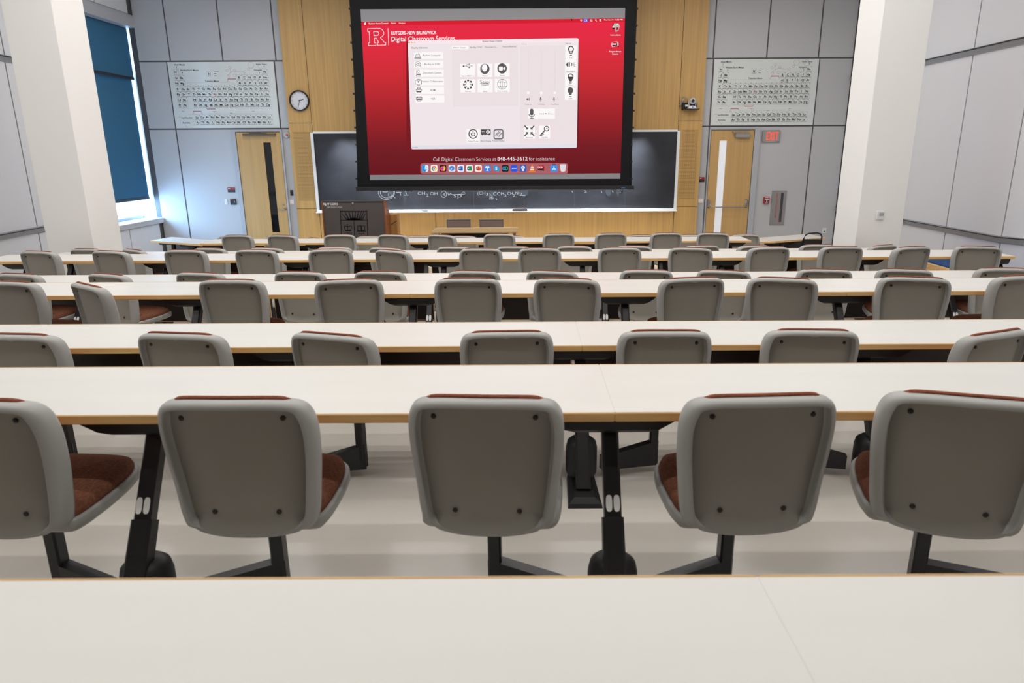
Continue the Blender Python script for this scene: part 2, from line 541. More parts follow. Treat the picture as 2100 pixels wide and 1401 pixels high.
def door(n, leaf, fr, glass, glassm, rows):
    """leaf, fr, glass = (x0, x1, ztop) ; glass also zbot"""
    r = sroot('door_%d' % n, ((leaf[0] + leaf[1]) / 2, YW, 0))
    mb = MB(); w0, w1, zt = fr
    mb.box(w0, leaf[0] - .012, YW - .05, YW + .02, 0, zt); mb.box(leaf[1] + .012, w1, YW - .05, YW + .02, 0, zt); mb.box(leaf[0] - .012, leaf[1] + .012, YW - .05, YW + .02, leaf[2] + .012, zt)
    build('door_frame', mb, M_FRAME, r)
    build('jamb_stop', MB().box(leaf[0] - .011, leaf[0] - .001, YW - .02, YW + .02, 0, leaf[2] + .01).box(leaf[1] + .001, leaf[1] + .011, YW - .02, YW + .02, 0, leaf[2] + .01).box(leaf[0], leaf[1], YW - .02, YW + .02, leaf[2] + .001, leaf[2] + .011), M_JOINT, r)
    x0, x1, zt, zb = glass; mb = MB()
    Y0, Y1 = YW - .035, YW + .012
    mb.box(leaf[0], x0, Y0, Y1, .01, leaf[2]); mb.box(x1, leaf[1], Y0, Y1, .01, leaf[2]); mb.box(x0, x1, Y0, Y1, zt, leaf[2]); mb.box(x0, x1, Y0, Y1, .01, zb)
    lf = build('door_leaf', mb, M_OAK2, r)
    build('vision_panel', MB().box(x0 + .001, x1 - .001, YW - .022, YW - .012, zb, zt), glassm, lf)
    return r, lf


def LP(zx, zy): return (450 + zx / 7.782, 255 + zy / 7.782)


def RP(zx, zy): return (1370 + zx / 7.778, 180 + zy / 7.778)


def SP6(zx, zy): return (1370 + zx / 6.0, 340 + zy / 6.0)


YD = YW - .035
pl = onY(*LP(262, 130), YD); pr = onY(*LP(960, 130), YD); ga = onY(*LP(697, 290), YD); gb = onY(*LP(817, 290), YD)
mdk = mat('dark_room_glass', (.010, .010, .013, 1), .06, spec=.45)  # darkness of the unlit room behind painted into the pane
d1, leaf1 = door(1, (pl.x, pr.x, pl.z), (onY(*LP(195, 85), YW).x, onY(*LP(1000, 85), YW).x, onY(*LP(500, 85), YW).z), (ga.x, gb.x, ga.z, .55), mdk, 0)
c = onY(*LP(632, 162), YD - .05)
mb = MB(); mb.box(c.x - .33, c.x + .33, YD - .075, YD - .01, c.z - .017, c.z + .015, .006); mb.box(c.x - .2, c.x + .14, YD - .05, YD - .02, c.z + .015, c.z + .035)
build('door_closer', mb, mat('brown_metal', (.14, .115, .10, 1), .4, .5), leaf1)
c = onY(*LP(1040, 1355), YD - .05)
mb = MB(); mb.smooth = True
mb.lathe((c.x, YD, c.z), [(.0, .0), (.028, .0), (.028, .012), (.012, .014), (.011, .05), (0, .05)], 18, 'y'); mb.tube([(c.x, YD - .045, c.z), (c.x - .13, YD - .045, c.z - .004)], [.011, .009], 10)
build('door_handle', mb, M_STEEL, leaf1)
c = onY(*LP(1022, 1278), YD)
build('keyhole', MB().lathe((c.x, YD, c.z), [(0, 0), (.02, 0), (.02, .012), (.012, .015), (0, .015)], 16, 'y'), M_STEEL, leaf1)

pl = onY(*RP(693, 680), YD); pr = onY(*RP(1378, 680), YD); ga = onY(*RP(825, 842), YD); gb = onY(*RP(941, 842), YD)
mlt = mat('frosted_glass_glow', (.75, .76, .79, 1), .15, emis=rgb(205, 209, 220), estr=.42)  # emission stands in for the corridor light behind the pane
d2, leaf2 = door(2, (pl.x, pr.x, pl.z), (onY(*RP(663, 640), YW).x, onY(*RP(1470, 640), YW).x, onY(*RP(1000, 640), YW).z), (ga.x, gb.x, ga.z, .35), mlt, 0)
a = onY(*RP(1078, 728), YD - .06); b = onY(*RP(1313, 795), YD - .06)
mb = MB(); mb.box(a.x, b.x, YD - .075, YD - .005, b.z, a.z, .01)
cl = build('door_closer', mb, M_STEEL, leaf2)
a = onY(*RP(1045, 700), YD - .05); b = onY(*RP(1290, 690), YD - .05)
build('closer_arm', MB().beam((a.x, YD - .05, a.z), (b.x, YD - .09, b.z), .02, .02).lathe((a.x, YD - .05, a.z), [(.02, -.02), (.02, .03)], 12, 'y'), M_STEEL, cl)
pb = onY(*SP6(700, 508), YD - .09)
x0, x1 = onY(*SP6(482, 460), YD).x + .02, onY(*SP6(965, 460), YD).x - .01
zc_ = onY(*SP6(482, 465), YD).z
mb = MB(); mb.smooth = True
mb.tube([(x0, YD - .03, zc_), (x0 + .02, YD - .08, zc_ - .02), (x0 + .06, YD - .1, pb.z), (x1 - .06, YD - .1, pb.z), (x1 - .02, YD - .08, zc_ - .02), (x1, YD - .03, zc_)], .013, 10)
pnb = build('panic_bar', mb, M_STEEL, leaf2)
for x in (x0, x1):
    mb = MB().box(x - .025, x + .025, YD - .05, YD, zc_ - .09, zc_ + .09, .02)
    build('panic_bar_bracket', mb, M_STEEL, pnb)

# ------------------------------------------------------------------ chalkboard
zf1 = onY(1000, 269, YO).z
bd = thing('chalkboard', 'wide black chalkboard in an aluminium frame on the oak front wall', 'chalkboard', ((bx0 + bx1) / 2, YO, zbot))
mb = MB(); fw = .055
mb.box(bx0 - fw, bx0, YO - .03, YO + .012, zbot, ztop); mb.box(bx1, bx1 + fw, YO - .03, YO + .012, zbot, ztop)
mb.box(bx0, bx1, YO - .03, YO + .012, ztop - .02, ztop + .02)
build('board_frame', mb, M_ALU, bd)
build('slate', MB().box(bx0, bx1, YO - .004, YO + .012, zbot + .04, ztop - .02), M_BOARD, bd)
mb = MB(); mb.box(bx0, bx1, YO - .03, YO, zbot - .005, zbot + .05); mb.box(bx0 - fw, bx1 + fw, YO - .11, YO - .03, zbot - .005, zbot + .012, .004)
build('chalk_tray', mb, M_ALU, bd)
f = Flat(lambda u, v: (lambda p: (p.x, p.z))(onY(u, v, YO - .006)), YO - .006)


def K(zx, zy): return (700 + zx / 3.0, 380 + zy / 3.0)


f.use(mat('board_seam', (.05, .055, .065, 1), .6), 0)
for zx in (500, 812, 1123, 1430, 1742):
    f.line([K(zx, -300), K(zx + 3, 130)], .7)
f.use(M_CHALKD, .0008)
for zx, zy, w, hh in ((390, 70, 26, 55), (1120, 45, 60, 40), (1640, 45, 50, 34), (1700, 40, 26, 34), (300, 50, 70, 30), (930, 55, 60, 26)):
    f.poly([K(zx - w * .3, zy - hh), K(zx + w * .5, zy - hh * .8), K(zx + w * .4, zy + hh * .3), K(zx + w * .1, zy + hh * .9), K(zx - w * .3, zy + hh * .2)])
f.use(M_CHALK, .0015)


def scrib(ps, w=.9): f.line([K(*p) for p in ps], w)


def arc(cx, cy, rx, ry, a0, a1, n=18):
    return [(cx + rx * math.cos(math.radians(a0 + (a1 - a0) * i / n)), cy + ry * math.sin(math.radians(a0 + (a1 - a0) * i / n))) for i in range(n + 1)]


scrib(arc(278, 45, 50, 42, -40, 215)); scrib(arc(282, 42, 42, 36, -20, 200)); scrib([(255, 40), (275, 42), (285, 36)]); scrib(arc(300, 58, 12, 12, 0, 300)); scrib([(318, 65), (332, 78)])
scrib([(338, 43), (370, 43)]); scrib([(385, 60), (412, 60)]); scrib([(395, 30), (400, 55)]); scrib([(360, 40), (366, 62)]); scrib(arc(432, 38, 6, 6, 0, 360))
f.text('CH', *[K(470, 0)[0], K(515, 0)[0]], K(0, 58)[1], 6.5, -.014); f.text('2', K(522, 0)[0], K(537, 0)[0], K(0, 70)[1], 6, -.014)
f.text('OH', K(546, 0)[0], K(592, 0)[0], K(0, 60)[1], 6.5, -.014)
scrib(arc(630, 55, 17, 20, 0, 360)); f.text('4', K(623, 0)[0], K(637, 0)[0], K(0, 66)[1], 7, -.014)
scrib([(655, 45), (660, 62), (672, 50), (680, 58), (760, 54)]); scrib(arc(752, 50, 10, 9, 0, 330)); f.text('sp', K(690, 0)[0], K(740, 0)[0], K(0, 74)[1], 9, -.014)
f.text('(CH', K(838, 0)[0], K(885, 0)[0], K(0, 58)[1], 7, -.014); f.text('3)', K(890, 0)[0], K(918, 0)[0], K(0, 64)[1], 6, -.014); f.text('2', K(918, 0)[0], K(932, 0)[0], K(0, 74)[1], 5, -.014)
f.text('CCH', K(935, 0)[0], K(1000, 0)[0], K(0, 62)[1], 7, -.014); f.text('2', K(1002, 0)[0], K(1016, 0)[0], K(0, 70)[1], 5, -.014); f.text('CH', K(1022, 0)[0], K(1054, 0)[0], K(0, 60)[1], 7, -.014)
f.text('2', K(1055, 0)[0], K(1068, 0)[0], K(0, 69)[1], 5, -.014); f.text('NH', K(1072, 0)[0], K(1100, 0)[0], K(0, 56)[1], 6, -.014); f.text('2', K(1100, 0)[0], K(1112, 0)[0], K(0, 60)[1], 4.5, -.014); scrib([(1098, 62), (1130, 62)])
f.text('Br', K(912, 0)[0], K(942, 0)[0], K(0, 87)[1], 6, -.014); scrib([(952, 80), (957, 90)])
scrib([(1418, 36), (1424, 44)]); f.text('2', K(1494, 0)[0], K(1510, 0)[0], K(0, 46)[1], 5, -.014); scrib([(1598, 34), (1603, 46)]); scrib(arc(1720, 35, 9, 9, -60, 120)); scrib([(1668, 34), (1672, 44)])
f.build('chalk_writing', bd)
p = onY(1066, 426.5, YO - .07)
er = thing('board_eraser', 'dark felt board eraser lying on the chalk tray', 'eraser', (p.x, YO - .07, zbot + .012))
build('felt', MB().box(p.x - .155, p.x + .155, YO - .1, YO - .04, zbot + .0121, zbot + .05, .006), mat('dark_felt', (.03, .025, .03, 1), .95), er)
build('handle', MB().box(p.x - .155, p.x + .155, YO - .095, YO - .045, zbot + .05, zbot + .075, .006), mat('grey_felt', (.10, .085, .085, 1), .9), er)
p = onY(871, 428, YO - .07)
tag(build('chalk_holder', MB().tube([(p.x - .065, YO - .07, zbot + .024), (p.x - .04, YO - .07, zbot + .026), (p.x + .05, YO - .07, zbot + .026), (p.x + .065, YO - .07, zbot + .024)], [.006, .013, .013, .006], 10), mat('dark_green_plastic', (.02, .05, .045, 1), .4)),
    'small dark green chalk holder lying on the left part of the chalk tray', 'chalk holder')

# ------------------------------------------------------------------ projection screen
YS = 13.50


def PA(zx, zy):
    p = onY(700 + zx / 3.384, zy / 3.384, YS); return (p.x, p.z)


def PB(zx, zy): return PA((730 + zx / 9.341 - 700) * 3.384, (15 + zy / 9.341) * 3.384)


def PD(zx, zy): return PA((840 + zx / 5.833 - 700) * 3.384, (215 + zy / 5.833) * 3.384)


def PE(zx, zy): return PA((1120 + zx / 11.053 - 700) * 3.384, (20 + zy / 11.053) * 3.384)


pl0, pr0 = PA(55, 0), PA(2055, 0)
ps = thing('projection_screen', 'big lowered projection screen with a red computer desktop and a white window', 'screen', (0, YS, PA(1000, 1310)[1]))
mb = MB()
zt = 5.46; k = (zt - pl0[1]) / (pl0[1] - PA(75, 300)[1])
LE = [(pl0[0] - .01, zt), pl0, PA(72, 280), PA(88, 560), PA(100, 860), PA(108, 1120), PA(112, 1308)]
RE = [PA(2014, 1300), PA(2017, 1120), PA(2022, 860), PA(2032, 560), PA(2044, 280), pr0, (pr0[0] + .01, zt)]
mb.prism(LE + RE, YS, YS + .006)
build('screen_border', mb, mat('black_screen_fabric', (.006, .006, .007, 1), .6, spec=.2, bump=(8, .25)), ps)
mb = MB()
for i in range(11):
    zy = 60 + i * 118
    for s, zx in ((-1, 55 + zy * .046 if zy < 1000 else 104), (1, 2056 - zy * .034 if zy < 1000 else 2016)):
        x, z = PA(zx, zy); build('tension_tab', MB().box(x - .016, x + .016, YS - .012, YS + .016, z - .018, z + .018, .004), M_BLACK2, ps)
a, b = PA(104, 1312), PA(2030, 1302)
mb = MB(); mb.beam((a[0], YS, a[1]), (b[0], YS, b[1]), .05, .075)
bar = build('bottom_bar', mb, M_BLACK2, ps)
f = Flat(PA, YS - .05); f.use(mat('blue_mark', (.03, .14, .35, 1), .5)).rect(1940, 1299, 1968, 1306); f.build('maker_mark', bar)
build('screen_case', MB().box(pl0[0] - .25, pr0[0] + .25, YS - .1, YS + .13, zt - .02, ZC - .001, .01), M_WHITE, ps)
f = Flat(PA, YS); f.use(mat('screen_white', (.29, .29, .31, 1), .8), .002).poly([(133, 65), (1970, 55), (1935, 1240), (200, 1250)])
f.build('screen_surface', ps)

# the projected desktop, keystoned as it lands on the screen
mg = bpy.data.materials.new('projected_red'); mg.use_nodes = True
nt = mg.node_tree; nt.nodes.clear()
tc = nt.nodes.new('ShaderNodeTexCoord'); sx = nt.nodes.new('ShaderNodeSeparateXYZ'); mr = nt.nodes.new('ShaderNodeMapRange'); rp = nt.nodes.new('ShaderNodeValToRGB')
e = nt.nodes.new('ShaderNodeEmission'); o = nt.nodes.new('ShaderNodeOutputMaterial')
base = ps.location.z
mr.inputs['From Min'].default_value = PA(1000, 1210)[1] - base; mr.inputs['From Max'].default_value = PA(1000, 140)[1] - base
nt.links.new(tc.outputs['Object'], sx.inputs[0]); nt.links.new(sx.outputs['Z'], mr.inputs['Value']); nt.links.new(mr.outputs[0], rp.inputs['Fac'])
cr = rp.color_ramp
cr.elements[0].position = 0; cr.elements[0].color = rgb(104, 27, 33); cr.elements[1].position = 1; cr.elements[1].color = rgb(232, 44, 72)
for pos, c in ((.18, rgb(116, 32, 38)), (.40, rgb(160, 38, 44)), (.66, rgb(205, 47, 55)), (.86, rgb(226, 46, 66))):
    q = cr.elements.new(pos); q.color = c
nt.links.new(rp.outputs[0], e.inputs['Color']); nt.links.new(e.outputs[0], o.inputs['Surface'])
f = Flat(PA, YS); f.use(mg, .004).poly([(138, 152), (1968, 126), (1938, 1203), (195, 1214)]); desk = f.build('projected_desktop', ps)
W = glow(250, 238, 240); 
f = Flat(PA, YS); f.use(glow(214, 33, 48), .006).poly([(138, 152), (1968, 126), (1967, 151), (140, 180)])
f.use(W, .008).disc(165, 166, 6.5, 7.5).disc(168, 156, 2, 3)
f.text('Rutgers Room Control', 190, 325, 169, 11, .02, -2); f.text('Admin', 343, 380, 166, 10, .008, -.5); f.text('Window', 398, 445, 166, 10, .008, -.7)
f.text('Thu Nov 14', 1822, 1888, 143, 10, .008, -1); f.text('12:00 PM', 1897, 1952, 142, 10, .008, -.8)
f.use(glow(92, 84, 214), .008).poly([(1679, 131), (1713, 130), (1713, 153), (1679, 154)])
f.use(W, .010)
f.line([(1687, 136), (1704, 136), (1704, 146), (1687, 147)], 1.6, True); f.poly([(1699, 140), (1706, 148), (1696, 148)])
f.ring(1664, 141, 5, 2.5); f.poly([(1660, 145), (1668, 145), (1664, 150)])
f.line([(1727, 136), (1737, 136), (1737, 145), (1727, 145)], 1.5, True); f.line([(1731, 138), (1741, 138), (1741, 148), (1731, 148)], 1.5, True)
f.ring(1765, 140, 4.5, 1.6); f.line([(1768, 144), (1772, 149)], 2)
f.rrect(1790, 134, 1803, 139, 2).rrect(1790, 142, 1803, 148, 2)
f.build('menu_bar', desk)
f = Flat(PA, YS); f.use(glow(20, 20, 22), .011).poly([(1594, 129), (1605, 140), (1600, 140), (1603, 147), (1599, 147), (1597, 141), (1594, 144)]); f.build('pointer', desk)
# block R, bar and lettering
f = Flat(PB, YS); f.use(W, .006)
arcs = [(440 + 95 * math.sin(a), 500 - 95 * math.cos(a)) for a in [i * PI / 2 / 6 for i in range(7)]] + [(530, 528), (508, 556), (470, 578)]
f.line([(225, 412)] + arcs + [(545, 672), (570, 672), (571, 724), (414, 728), (412, 682), (440, 676), (390, 590), (354, 592), (356, 680), (382, 682), (385, 732), (243, 735), (240, 684), (266, 680), (256, 470), (228, 468)], 10, True)
f.line([(340, 466), (400, 464)] + [(400 + 40 * math.sin(a), 503 - 39 * math.cos(a)) for a in [i * PI / 7 for i in range(1, 7)]] + [(402, 543), (346, 545)], 10, True)
f.build('block_letter', desk)
f = Flat(PB, YS); f.use(W, .006).line([(615, 405), (628, 727)], 9)
f.text('RUTGERS\u2013NEW BRUNSWICK', 676, 1545, 526, 66, .025, -13); f.text('Digital Classroom Services', 680, 1897, 655, 96, .012, -22)
f.build('wordmark', desk)
f = Flat(PD, YS); f.use(glow(240, 226, 228), .006).text('Call Digital Classroom Services at', 282, 1033, 672, 44, -.012, -5).text('848-445-3612', 1050, 1410, 667, 44, .014, -3).text('for assistance', 1428, 1737, 665, 44, -.012, -2)
f.build('help_line', desk)
# desktop icons
f = Flat(PE, YS); f.use(glow(190, 186, 172), .006).poly([(1545, 310), (1640, 312), (1670, 365), (1640, 470), (1575, 512), (1560, 380), (1500, 370)])
f.use(glow(240, 240, 240), .008).poly([(1590, 318), (1632, 318), (1640, 345), (1600, 340)]).poly([(1500, 380), (1545, 375), (1550, 405), (1505, 410)])
f.use(glow(160, 30, 38), .008).poly([(1590, 405), (1640, 398), (1636, 455), (1592, 470)])
f.use(glow(40, 40, 44), .008).poly([(1500, 410), (1548, 408), (1555, 430), (1520, 455), (1500, 440)]).poly([(1515, 310), (1535, 315), (1520, 370), (1498, 372)])
f.use(W, .008).text('Instructions', 1458, 1690, 585, 30, .03)
f.build('desktop_icon', desk)
f = Flat(PE, YS); f.use(glow(205, 205, 210), .006).poly([(1490, 735), (1610, 720), (1640, 740), (1640, 815), (1490, 850), (1476, 790)])
f.use(glow(200, 22, 38), .008).poly([(1497, 742), (1605, 730), (1610, 790), (1500, 805)]); f.use(glow(60, 10, 14), .008).poly([(1500, 805), (1610, 790), (1610, 818), (1500, 838)])
f.use(W, .010).text('DCS', 1505, 1585, 800, 36, .04)
f.use(glow(225, 40, 55), .008).sector(1610, 785, 40, 56, -60, 50); f.use(glow(40, 20, 24), .008).poly([(1625, 835), (1665, 815), (1640, 855)]).poly([(1475, 890), (1490, 860), (1496, 880)])
f.use(W, .008).text('Rutgers Room', 1430, 1698, 962, 30, .03).text('Control', 1494, 1634, 1016, 30, .03)
f.build('desktop_icon', desk)

# application window
BG = glow(240, 230, 233); BT = glow(252, 248, 248); INK = glow(78, 72, 76); INK2 = glow(96, 90, 94)
f = Flat(PA, YS); f.use(glow(120, 30, 36), .008).rrect(452, 283, 1650, 1043, 12); win_shadow = None
f.use(BG, .010).poly([(462, 290), (466, 284), (474, 281), (1636, 265), (1643, 268), (1646, 275), (1634, 1018), (1631, 1025), (1624, 1027), (496, 1036), (489, 1033), (486, 1027)])
f.use(glow(250, 231, 236), .012).poly([(464, 288), (474, 281), (1636, 265), (1645, 272), (1644, 292), (464, 308)])
f.use(glow(226, 224, 232), .012).poly([(486, 1012), (1634, 1001), (1632, 1022), (1624, 1027), (496, 1036), (487, 1029)])
f.use(glow(236, 224, 227), .012).poly([(766, 318), (1225, 312), (1228, 735), (773, 741)]).poly([(1243, 318), (1546, 314), (1538, 998), (1243, 1000)]).poly([(1549, 314), (1634, 312), (1632, 998), (1540, 999)])
f.use(glow(222, 214, 218), .013)
for q in ([(1275, 842), (1505, 838)], [(1546, 314), (1537, 996)], [(1243, 318), (1242, 1000)], [(486, 1011), (1634, 1000)]):
    f.line(q, 1)
f.use(glow(240, 78, 74), .014).disc(471, 295, 5.5); f.use(glow(245, 178, 50), .014).disc(490, 295, 5.5); f.use(glow(205, 198, 200), .014).disc(509, 295, 5.5)
f.use(INK, .014).text('Rutgers Room Control', 981, 1115, 291, 10, .02, -1.5).text('Display Selection', 487, 602, 338, 12, .004, -1.2)
f.text('Volume', 1253, 1289, 310, 8).text('Lighting', 1554, 1594, 305, 8).text('v2.0.005', 490, 531, 1027, 7)
appw = f.build('application_window', ps)
f = Flat(PA, YS); f.use(BT, .014).rrect(767, 319, 884, 342, 5)
f.use(INK, .016).text('Podium Compu...', 777, 874, 336, 10, 0, -1).text('Blu-Ray | DVD', 896, 976, 334, 10, 0, -1).text('Document Ca...', 998, 1083, 332, 10, 0, -1).text('Videoconference', 1116, 1212, 330, 10, 0, -1)
f.build('tab_row', appw)


def pill(x0, y0, x1, y1, fill=BT):
    f = Flat(PA, YS); f.use(fill, .014).rrect(x0, y0, x1, y1, 4); f.use(INK, .016); return f


# left column of buttons
f = pill(504, 363, 708, 409); f.line([(511, 404), (552, 404)], 5).line([(513, 397), (520, 380), (543, 380), (550, 397)], 2.5, True).line([(517, 389), (546, 389)], 2).line([(540, 378), (536, 370)], 2.5); f.text('Podium Computer', 569, 690, 391, 13, 0, -1); f.build('button', appw)
f = pill(506, 423, 709, 471); f.ring(532, 448, 19, 2).ring(532, 448, 7, 3).line([(513, 444), (525, 446)], 2).line([(540, 446), (550, 440)], 2).line([(514, 454), (525, 452)], 2).line([(540, 452), (550, 456)], 2); f.text('Blu-Ray or DVD', 577, 684, 452, 13, 0, -1); f.build('button', appw)
f = pill(508, 484, 711, 532); f.ring(536, 496, 7, 2, 9).line([(522, 488), (522, 516), (519, 528)], 2).line([(524, 512), (547, 512), (552, 529), (520, 529)], 2, True).line([(528, 520), (546, 520)], 5); f.text('Document Camera', 570, 695, 513, 13, 0, -1); f.build('button', appw)
f = pill(510, 544, 713, 592); f.line([(515, 556), (515, 585), (557, 585), (557, 556)], 3).line([(528, 592), (545, 592)], 3)
for r in (6, 13, 20):
    f.sector(536, 570, r - 1.6, r + 1.6, -145, -35)
f.disc(536, 571, 3.5); f.text('Solstice Collaboration', 563, 706, 572, 13, 0, -1); f.build('button', appw)
f = pill(512, 603, 714, 652); f.ring(539, 628, 20, 2.5, 16).line([(520, 622), (558, 622)], 4).rect(524, 632, 553, 640).line([(530, 608), (533, 618)], 3).line([(548, 608), (545, 618)], 3); f.text('HDMI', 617, 655, 633, 13, .004, -.5); f.build('button', appw)
f = pill(514, 662, 716, 712); f.ring(541, 686, 21, 2.5, 14).line([(521, 680), (561, 680)], 4).rect(524, 688, 558, 694).line([(527, 668), (530, 676)], 3).line([(555, 668), (552, 676)], 3).line([(530, 702), (552, 702)], 3); f.text('VGA', 622, 653, 692, 13, .004, -.5); f.build('button', appw)
# centre grid
f = pill(826, 444, 929, 536); f.disc(849, 460, 6).line([(850, 459), (905, 458)], 2.2).poly([(903, 454), (911, 458), (903, 462)]).line([(862, 459), (875, 448), (885, 447)], 2.2).disc(887, 447, 3.5).line([(868, 459), (882, 470), (888, 470)], 2.2).rect(886, 466, 894, 474); f.text('Open USB Drive', 833, 924, 532, 9); f.build('button', appw)
f = pill(945, 442, 1048, 535)
f.use(INK2, .016).disc(996, 479, 33, 36, 28); f.use(glow(160, 154, 158), .017).poly(arc(996, 479, 33, 36, 150, 300) + arc(998, 475, 26, 29, 300, 150)); f.use(BT, .018).poly(arc(1000, 472, 24, 26, 100, 270) + arc(990, 472, 24, 26, -60, 70)); f.use(INK, .016).text('Webex', 978, 1016, 531, 9); f.build('button', appw)
f = pill(1064, 440, 1168, 533); f.use(INK2, .016).disc(1116, 476, 33, 36, 28); f.use(BT, .018).rrect(1094, 463, 1121, 490, 5).poly([(1124, 474), (1138, 464), (1138, 488), (1124, 480)]); f.use(INK, .016).text('Zoom', 1100, 1133, 528, 9); f.build('button', appw)
f = pill(827, 551, 932, 643)
for i in range(8):
    f.sector(880, 588, 23, 34, i * 45 - 14, i * 45 + 14, 4); a = math.radians(i * 45); f.disc(880 + 18 * math.cos(a), 588 + 18 * math.sin(a), 3, 3, 10)
f.text('Canvas', 860, 900, 640, 9); f.build('button', appw)
f = pill(946, 550, 1050, 642); f.text('Sakai', 964, 1032, 580, 25, -.005).ring(998, 586, 27, 2.5, 7).ring(998, 585, 17, 1.5, 4).line([(998, 566), (998, 580)], 2); f.text('Sakai', 984, 1013, 639, 9); f.build('button', appw)
f = pill(1065, 548, 1169, 640); f.ring(1117, 585, 33, 2.2, 35).ring(1117, 585, 14, 2, 35).line([(1117, 550), (1117, 620)], 2).line([(1087, 572), (1147, 572)], 2).line([(1087, 600), (1147, 600)], 2); f.text('Web Browser', 1081, 1154, 637, 9); f.build('button', appw)
# sliders
for x0, x1, xi, s in ((1298, 1297, 1297, 'Program'), (1388, 1387, 1383, 'Wireless'), (1484, 1481, 1476, 'Handheld')):
    f = Flat(PA, YS); f.use(glow(218, 210, 213), .014).line([(x0, 350), (x1, 645)], 2); f.use(BT, .016).disc(x1, 645, 9.5)
    f.use(INK, .016)
    if s == 'Program':
        f.poly([(1285, 685), (1290, 685), (1296, 678), (1296, 699), (1290, 693), (1285, 693)]).sector(1296, 688, 5, 8, -50, 50).sector(1296, 688, 10, 13, -50, 50)
    else:
        f.rrect(xi - 3.5, 675, xi + 3.5, 692, 3).sector(xi, 688, 6, 8, 0, 180).line([(xi, 696), (xi, 702)], 2).line([(xi - 5, 702), (xi + 5, 702)], 2)
    w = {'Program': 24, 'Wireless': 24, 'Handheld': 27}[s]
    f.text(s, x1 - w, x1 + w, 728, 9); f.build('slider', appw)
# lighting column
for i, (y0, y1, s) in enumerate(((316, 410, 'On'), (412, 504, 'Spotlight'), (507, 600, 'Dim'), (602, 694, 'Off'))):
    dx = -i * 1.2
    f = pill(1554 + dx, y0, 1633 + dx, y1); x = 1593 + dx; y = y0 + 26
    if s == 'Spotlight':
        f.poly([(x - 32, y + 10), (x - 24, y - 4), (x - 20, y - 4), (x - 20, y + 26), (x - 24, y + 26), (x - 32, y + 14)]).rect(x - 15, y - 6, x - 6, y + 27).sector(x - 4, y + 10, 10, 15, -60, 60)
        for a in (-18, 0, 18):
            f.line([(x + 16, y + 10 + a * .3), (x + 30, y + 10 + a * .75)], 3)
    else:
        if s == 'Off':
            f.use(INK2, .016).disc(x, y, 20, 22).poly([(x - 12, y + 14), (x + 12, y + 14), (x + 8, y + 32), (x - 8, y + 32)])
        else:
            f.ring(x, y, 17, 7, 19).line([(x - 13, y + 14), (x - 6, y + 30)], 5).line([(x + 13, y + 14), (x + 6, y + 30)], 5).rect(x - 8, y + 27, x + 8, y + 33)
            if s == 'Dim':
                f.sector(x, y, 0, 18, 0, 180).poly([(x - 14, y + 8), (x + 14, y + 8), (x + 8, y + 30), (x - 8, y + 30)])
        f.use(INK2, .016).rect(x - 8, y + 40, x + 8, y + 46)
    w = len(s) * 3.1 + 3; f.use(INK, .016).text(s, x - w, x + w, y1 - 4, 9); f.build('button', appw)
f = pill(1297, 753, 1482, 825); f.use(INK2, .016).rrect(1309, 755, 1333, 800, 11); f.sector(1321, 792, 16, 21, 0, 180).line([(1321, 810), (1321, 820)], 5).line([(1308, 822), (1335, 822)], 5); f.use(INK, .016).text('Unlock Mic Drawer', 1371, 1476, 794, 9, .006); f.build('button', appw)
f = pill(1268, 874, 1344, 963)
for sx, sy in ((-1, -1), (1, -1), (-1, 1), (1, 1)):
    x, y = 1305, 908; f.poly([(x + sx * 8, y + sy * 9), (x + sx * 26, y + sy * 9), (x + sx * 8, y + sy * 27)]).line([(x + sx * 14, y + sy * 15), (x + sx * 31, y + sy * 33)], 8)
f.text('Minimize', 1280, 1329, 959, 9); f.build('button', appw)
f = pill(1372, 872, 1449, 962); f.ring(1424, 893, 16, 6, 16).disc(1426, 891, 4).line([(1412, 905), (1381, 939)], 8).line([(1381, 939), (1392, 940)], 6).line([(1394, 925), (1402, 932)], 6); f.text('Log Out', 1389, 1432, 958, 9); f.build('button', appw)
f = pill(870, 895, 961, 991); f.ring(915, 930, 29, 7, 31).sector(915, 932, 10, 16, -55, 235, 16).line([(915, 912), (915, 930)], 6); f.text('Display Power', 877, 954, 984, 9); f.build('button', appw)
f = pill(962, 894, 1044, 989, glow(232, 226, 230)); f.rrect(970, 898, 1037, 934, 4).rect(975, 932, 985, 939).rect(1022, 932, 1032, 939); f.use(BT, .018).line([(976, 912), (993, 912)], 3).line([(976, 922), (993, 922)], 3).disc(1018, 916, 13); f.use(INK, .020).line([(1012, 910), (1024, 922)], 3).line([(1024, 910), (1012, 922)], 3).text('Blank Display', 967, 1041, 983, 9); f.build('button', appw)
f = pill(1045, 893, 1137, 989, glow(232, 226, 230)); f.use(INK2, .016).rrect(1057, 897, 1125, 968, 14); f.use(glow(232, 226, 230), .018).rrect(1064, 904, 1118, 961, 9); f.use(INK, .020)
for x in (1070, 1080):
    f.line([(x, 940), (x + 22, 914)], 4)
f.line([(1092, 948), (1112, 924)], 4).text('Freeze Display', 1050, 1132, 982, 9); f.build('button', appw)

# dock
f = Flat(PD, YS); f.use(glow(174, 98, 104), .008).rrect(130, 698, 1893, 826, 28); f.use(glow(140, 74, 80), .010).line([(1649, 710), (1648, 806)], 2)
dock = f.build('dock', ps)


def icon(x, bg, y=760, r=40):
    f = Flat(PD, YS)
    if bg:
        f.use(glow(*bg), .010).rrect(x - r, y - r, x + r, y + r, 15)
    return f


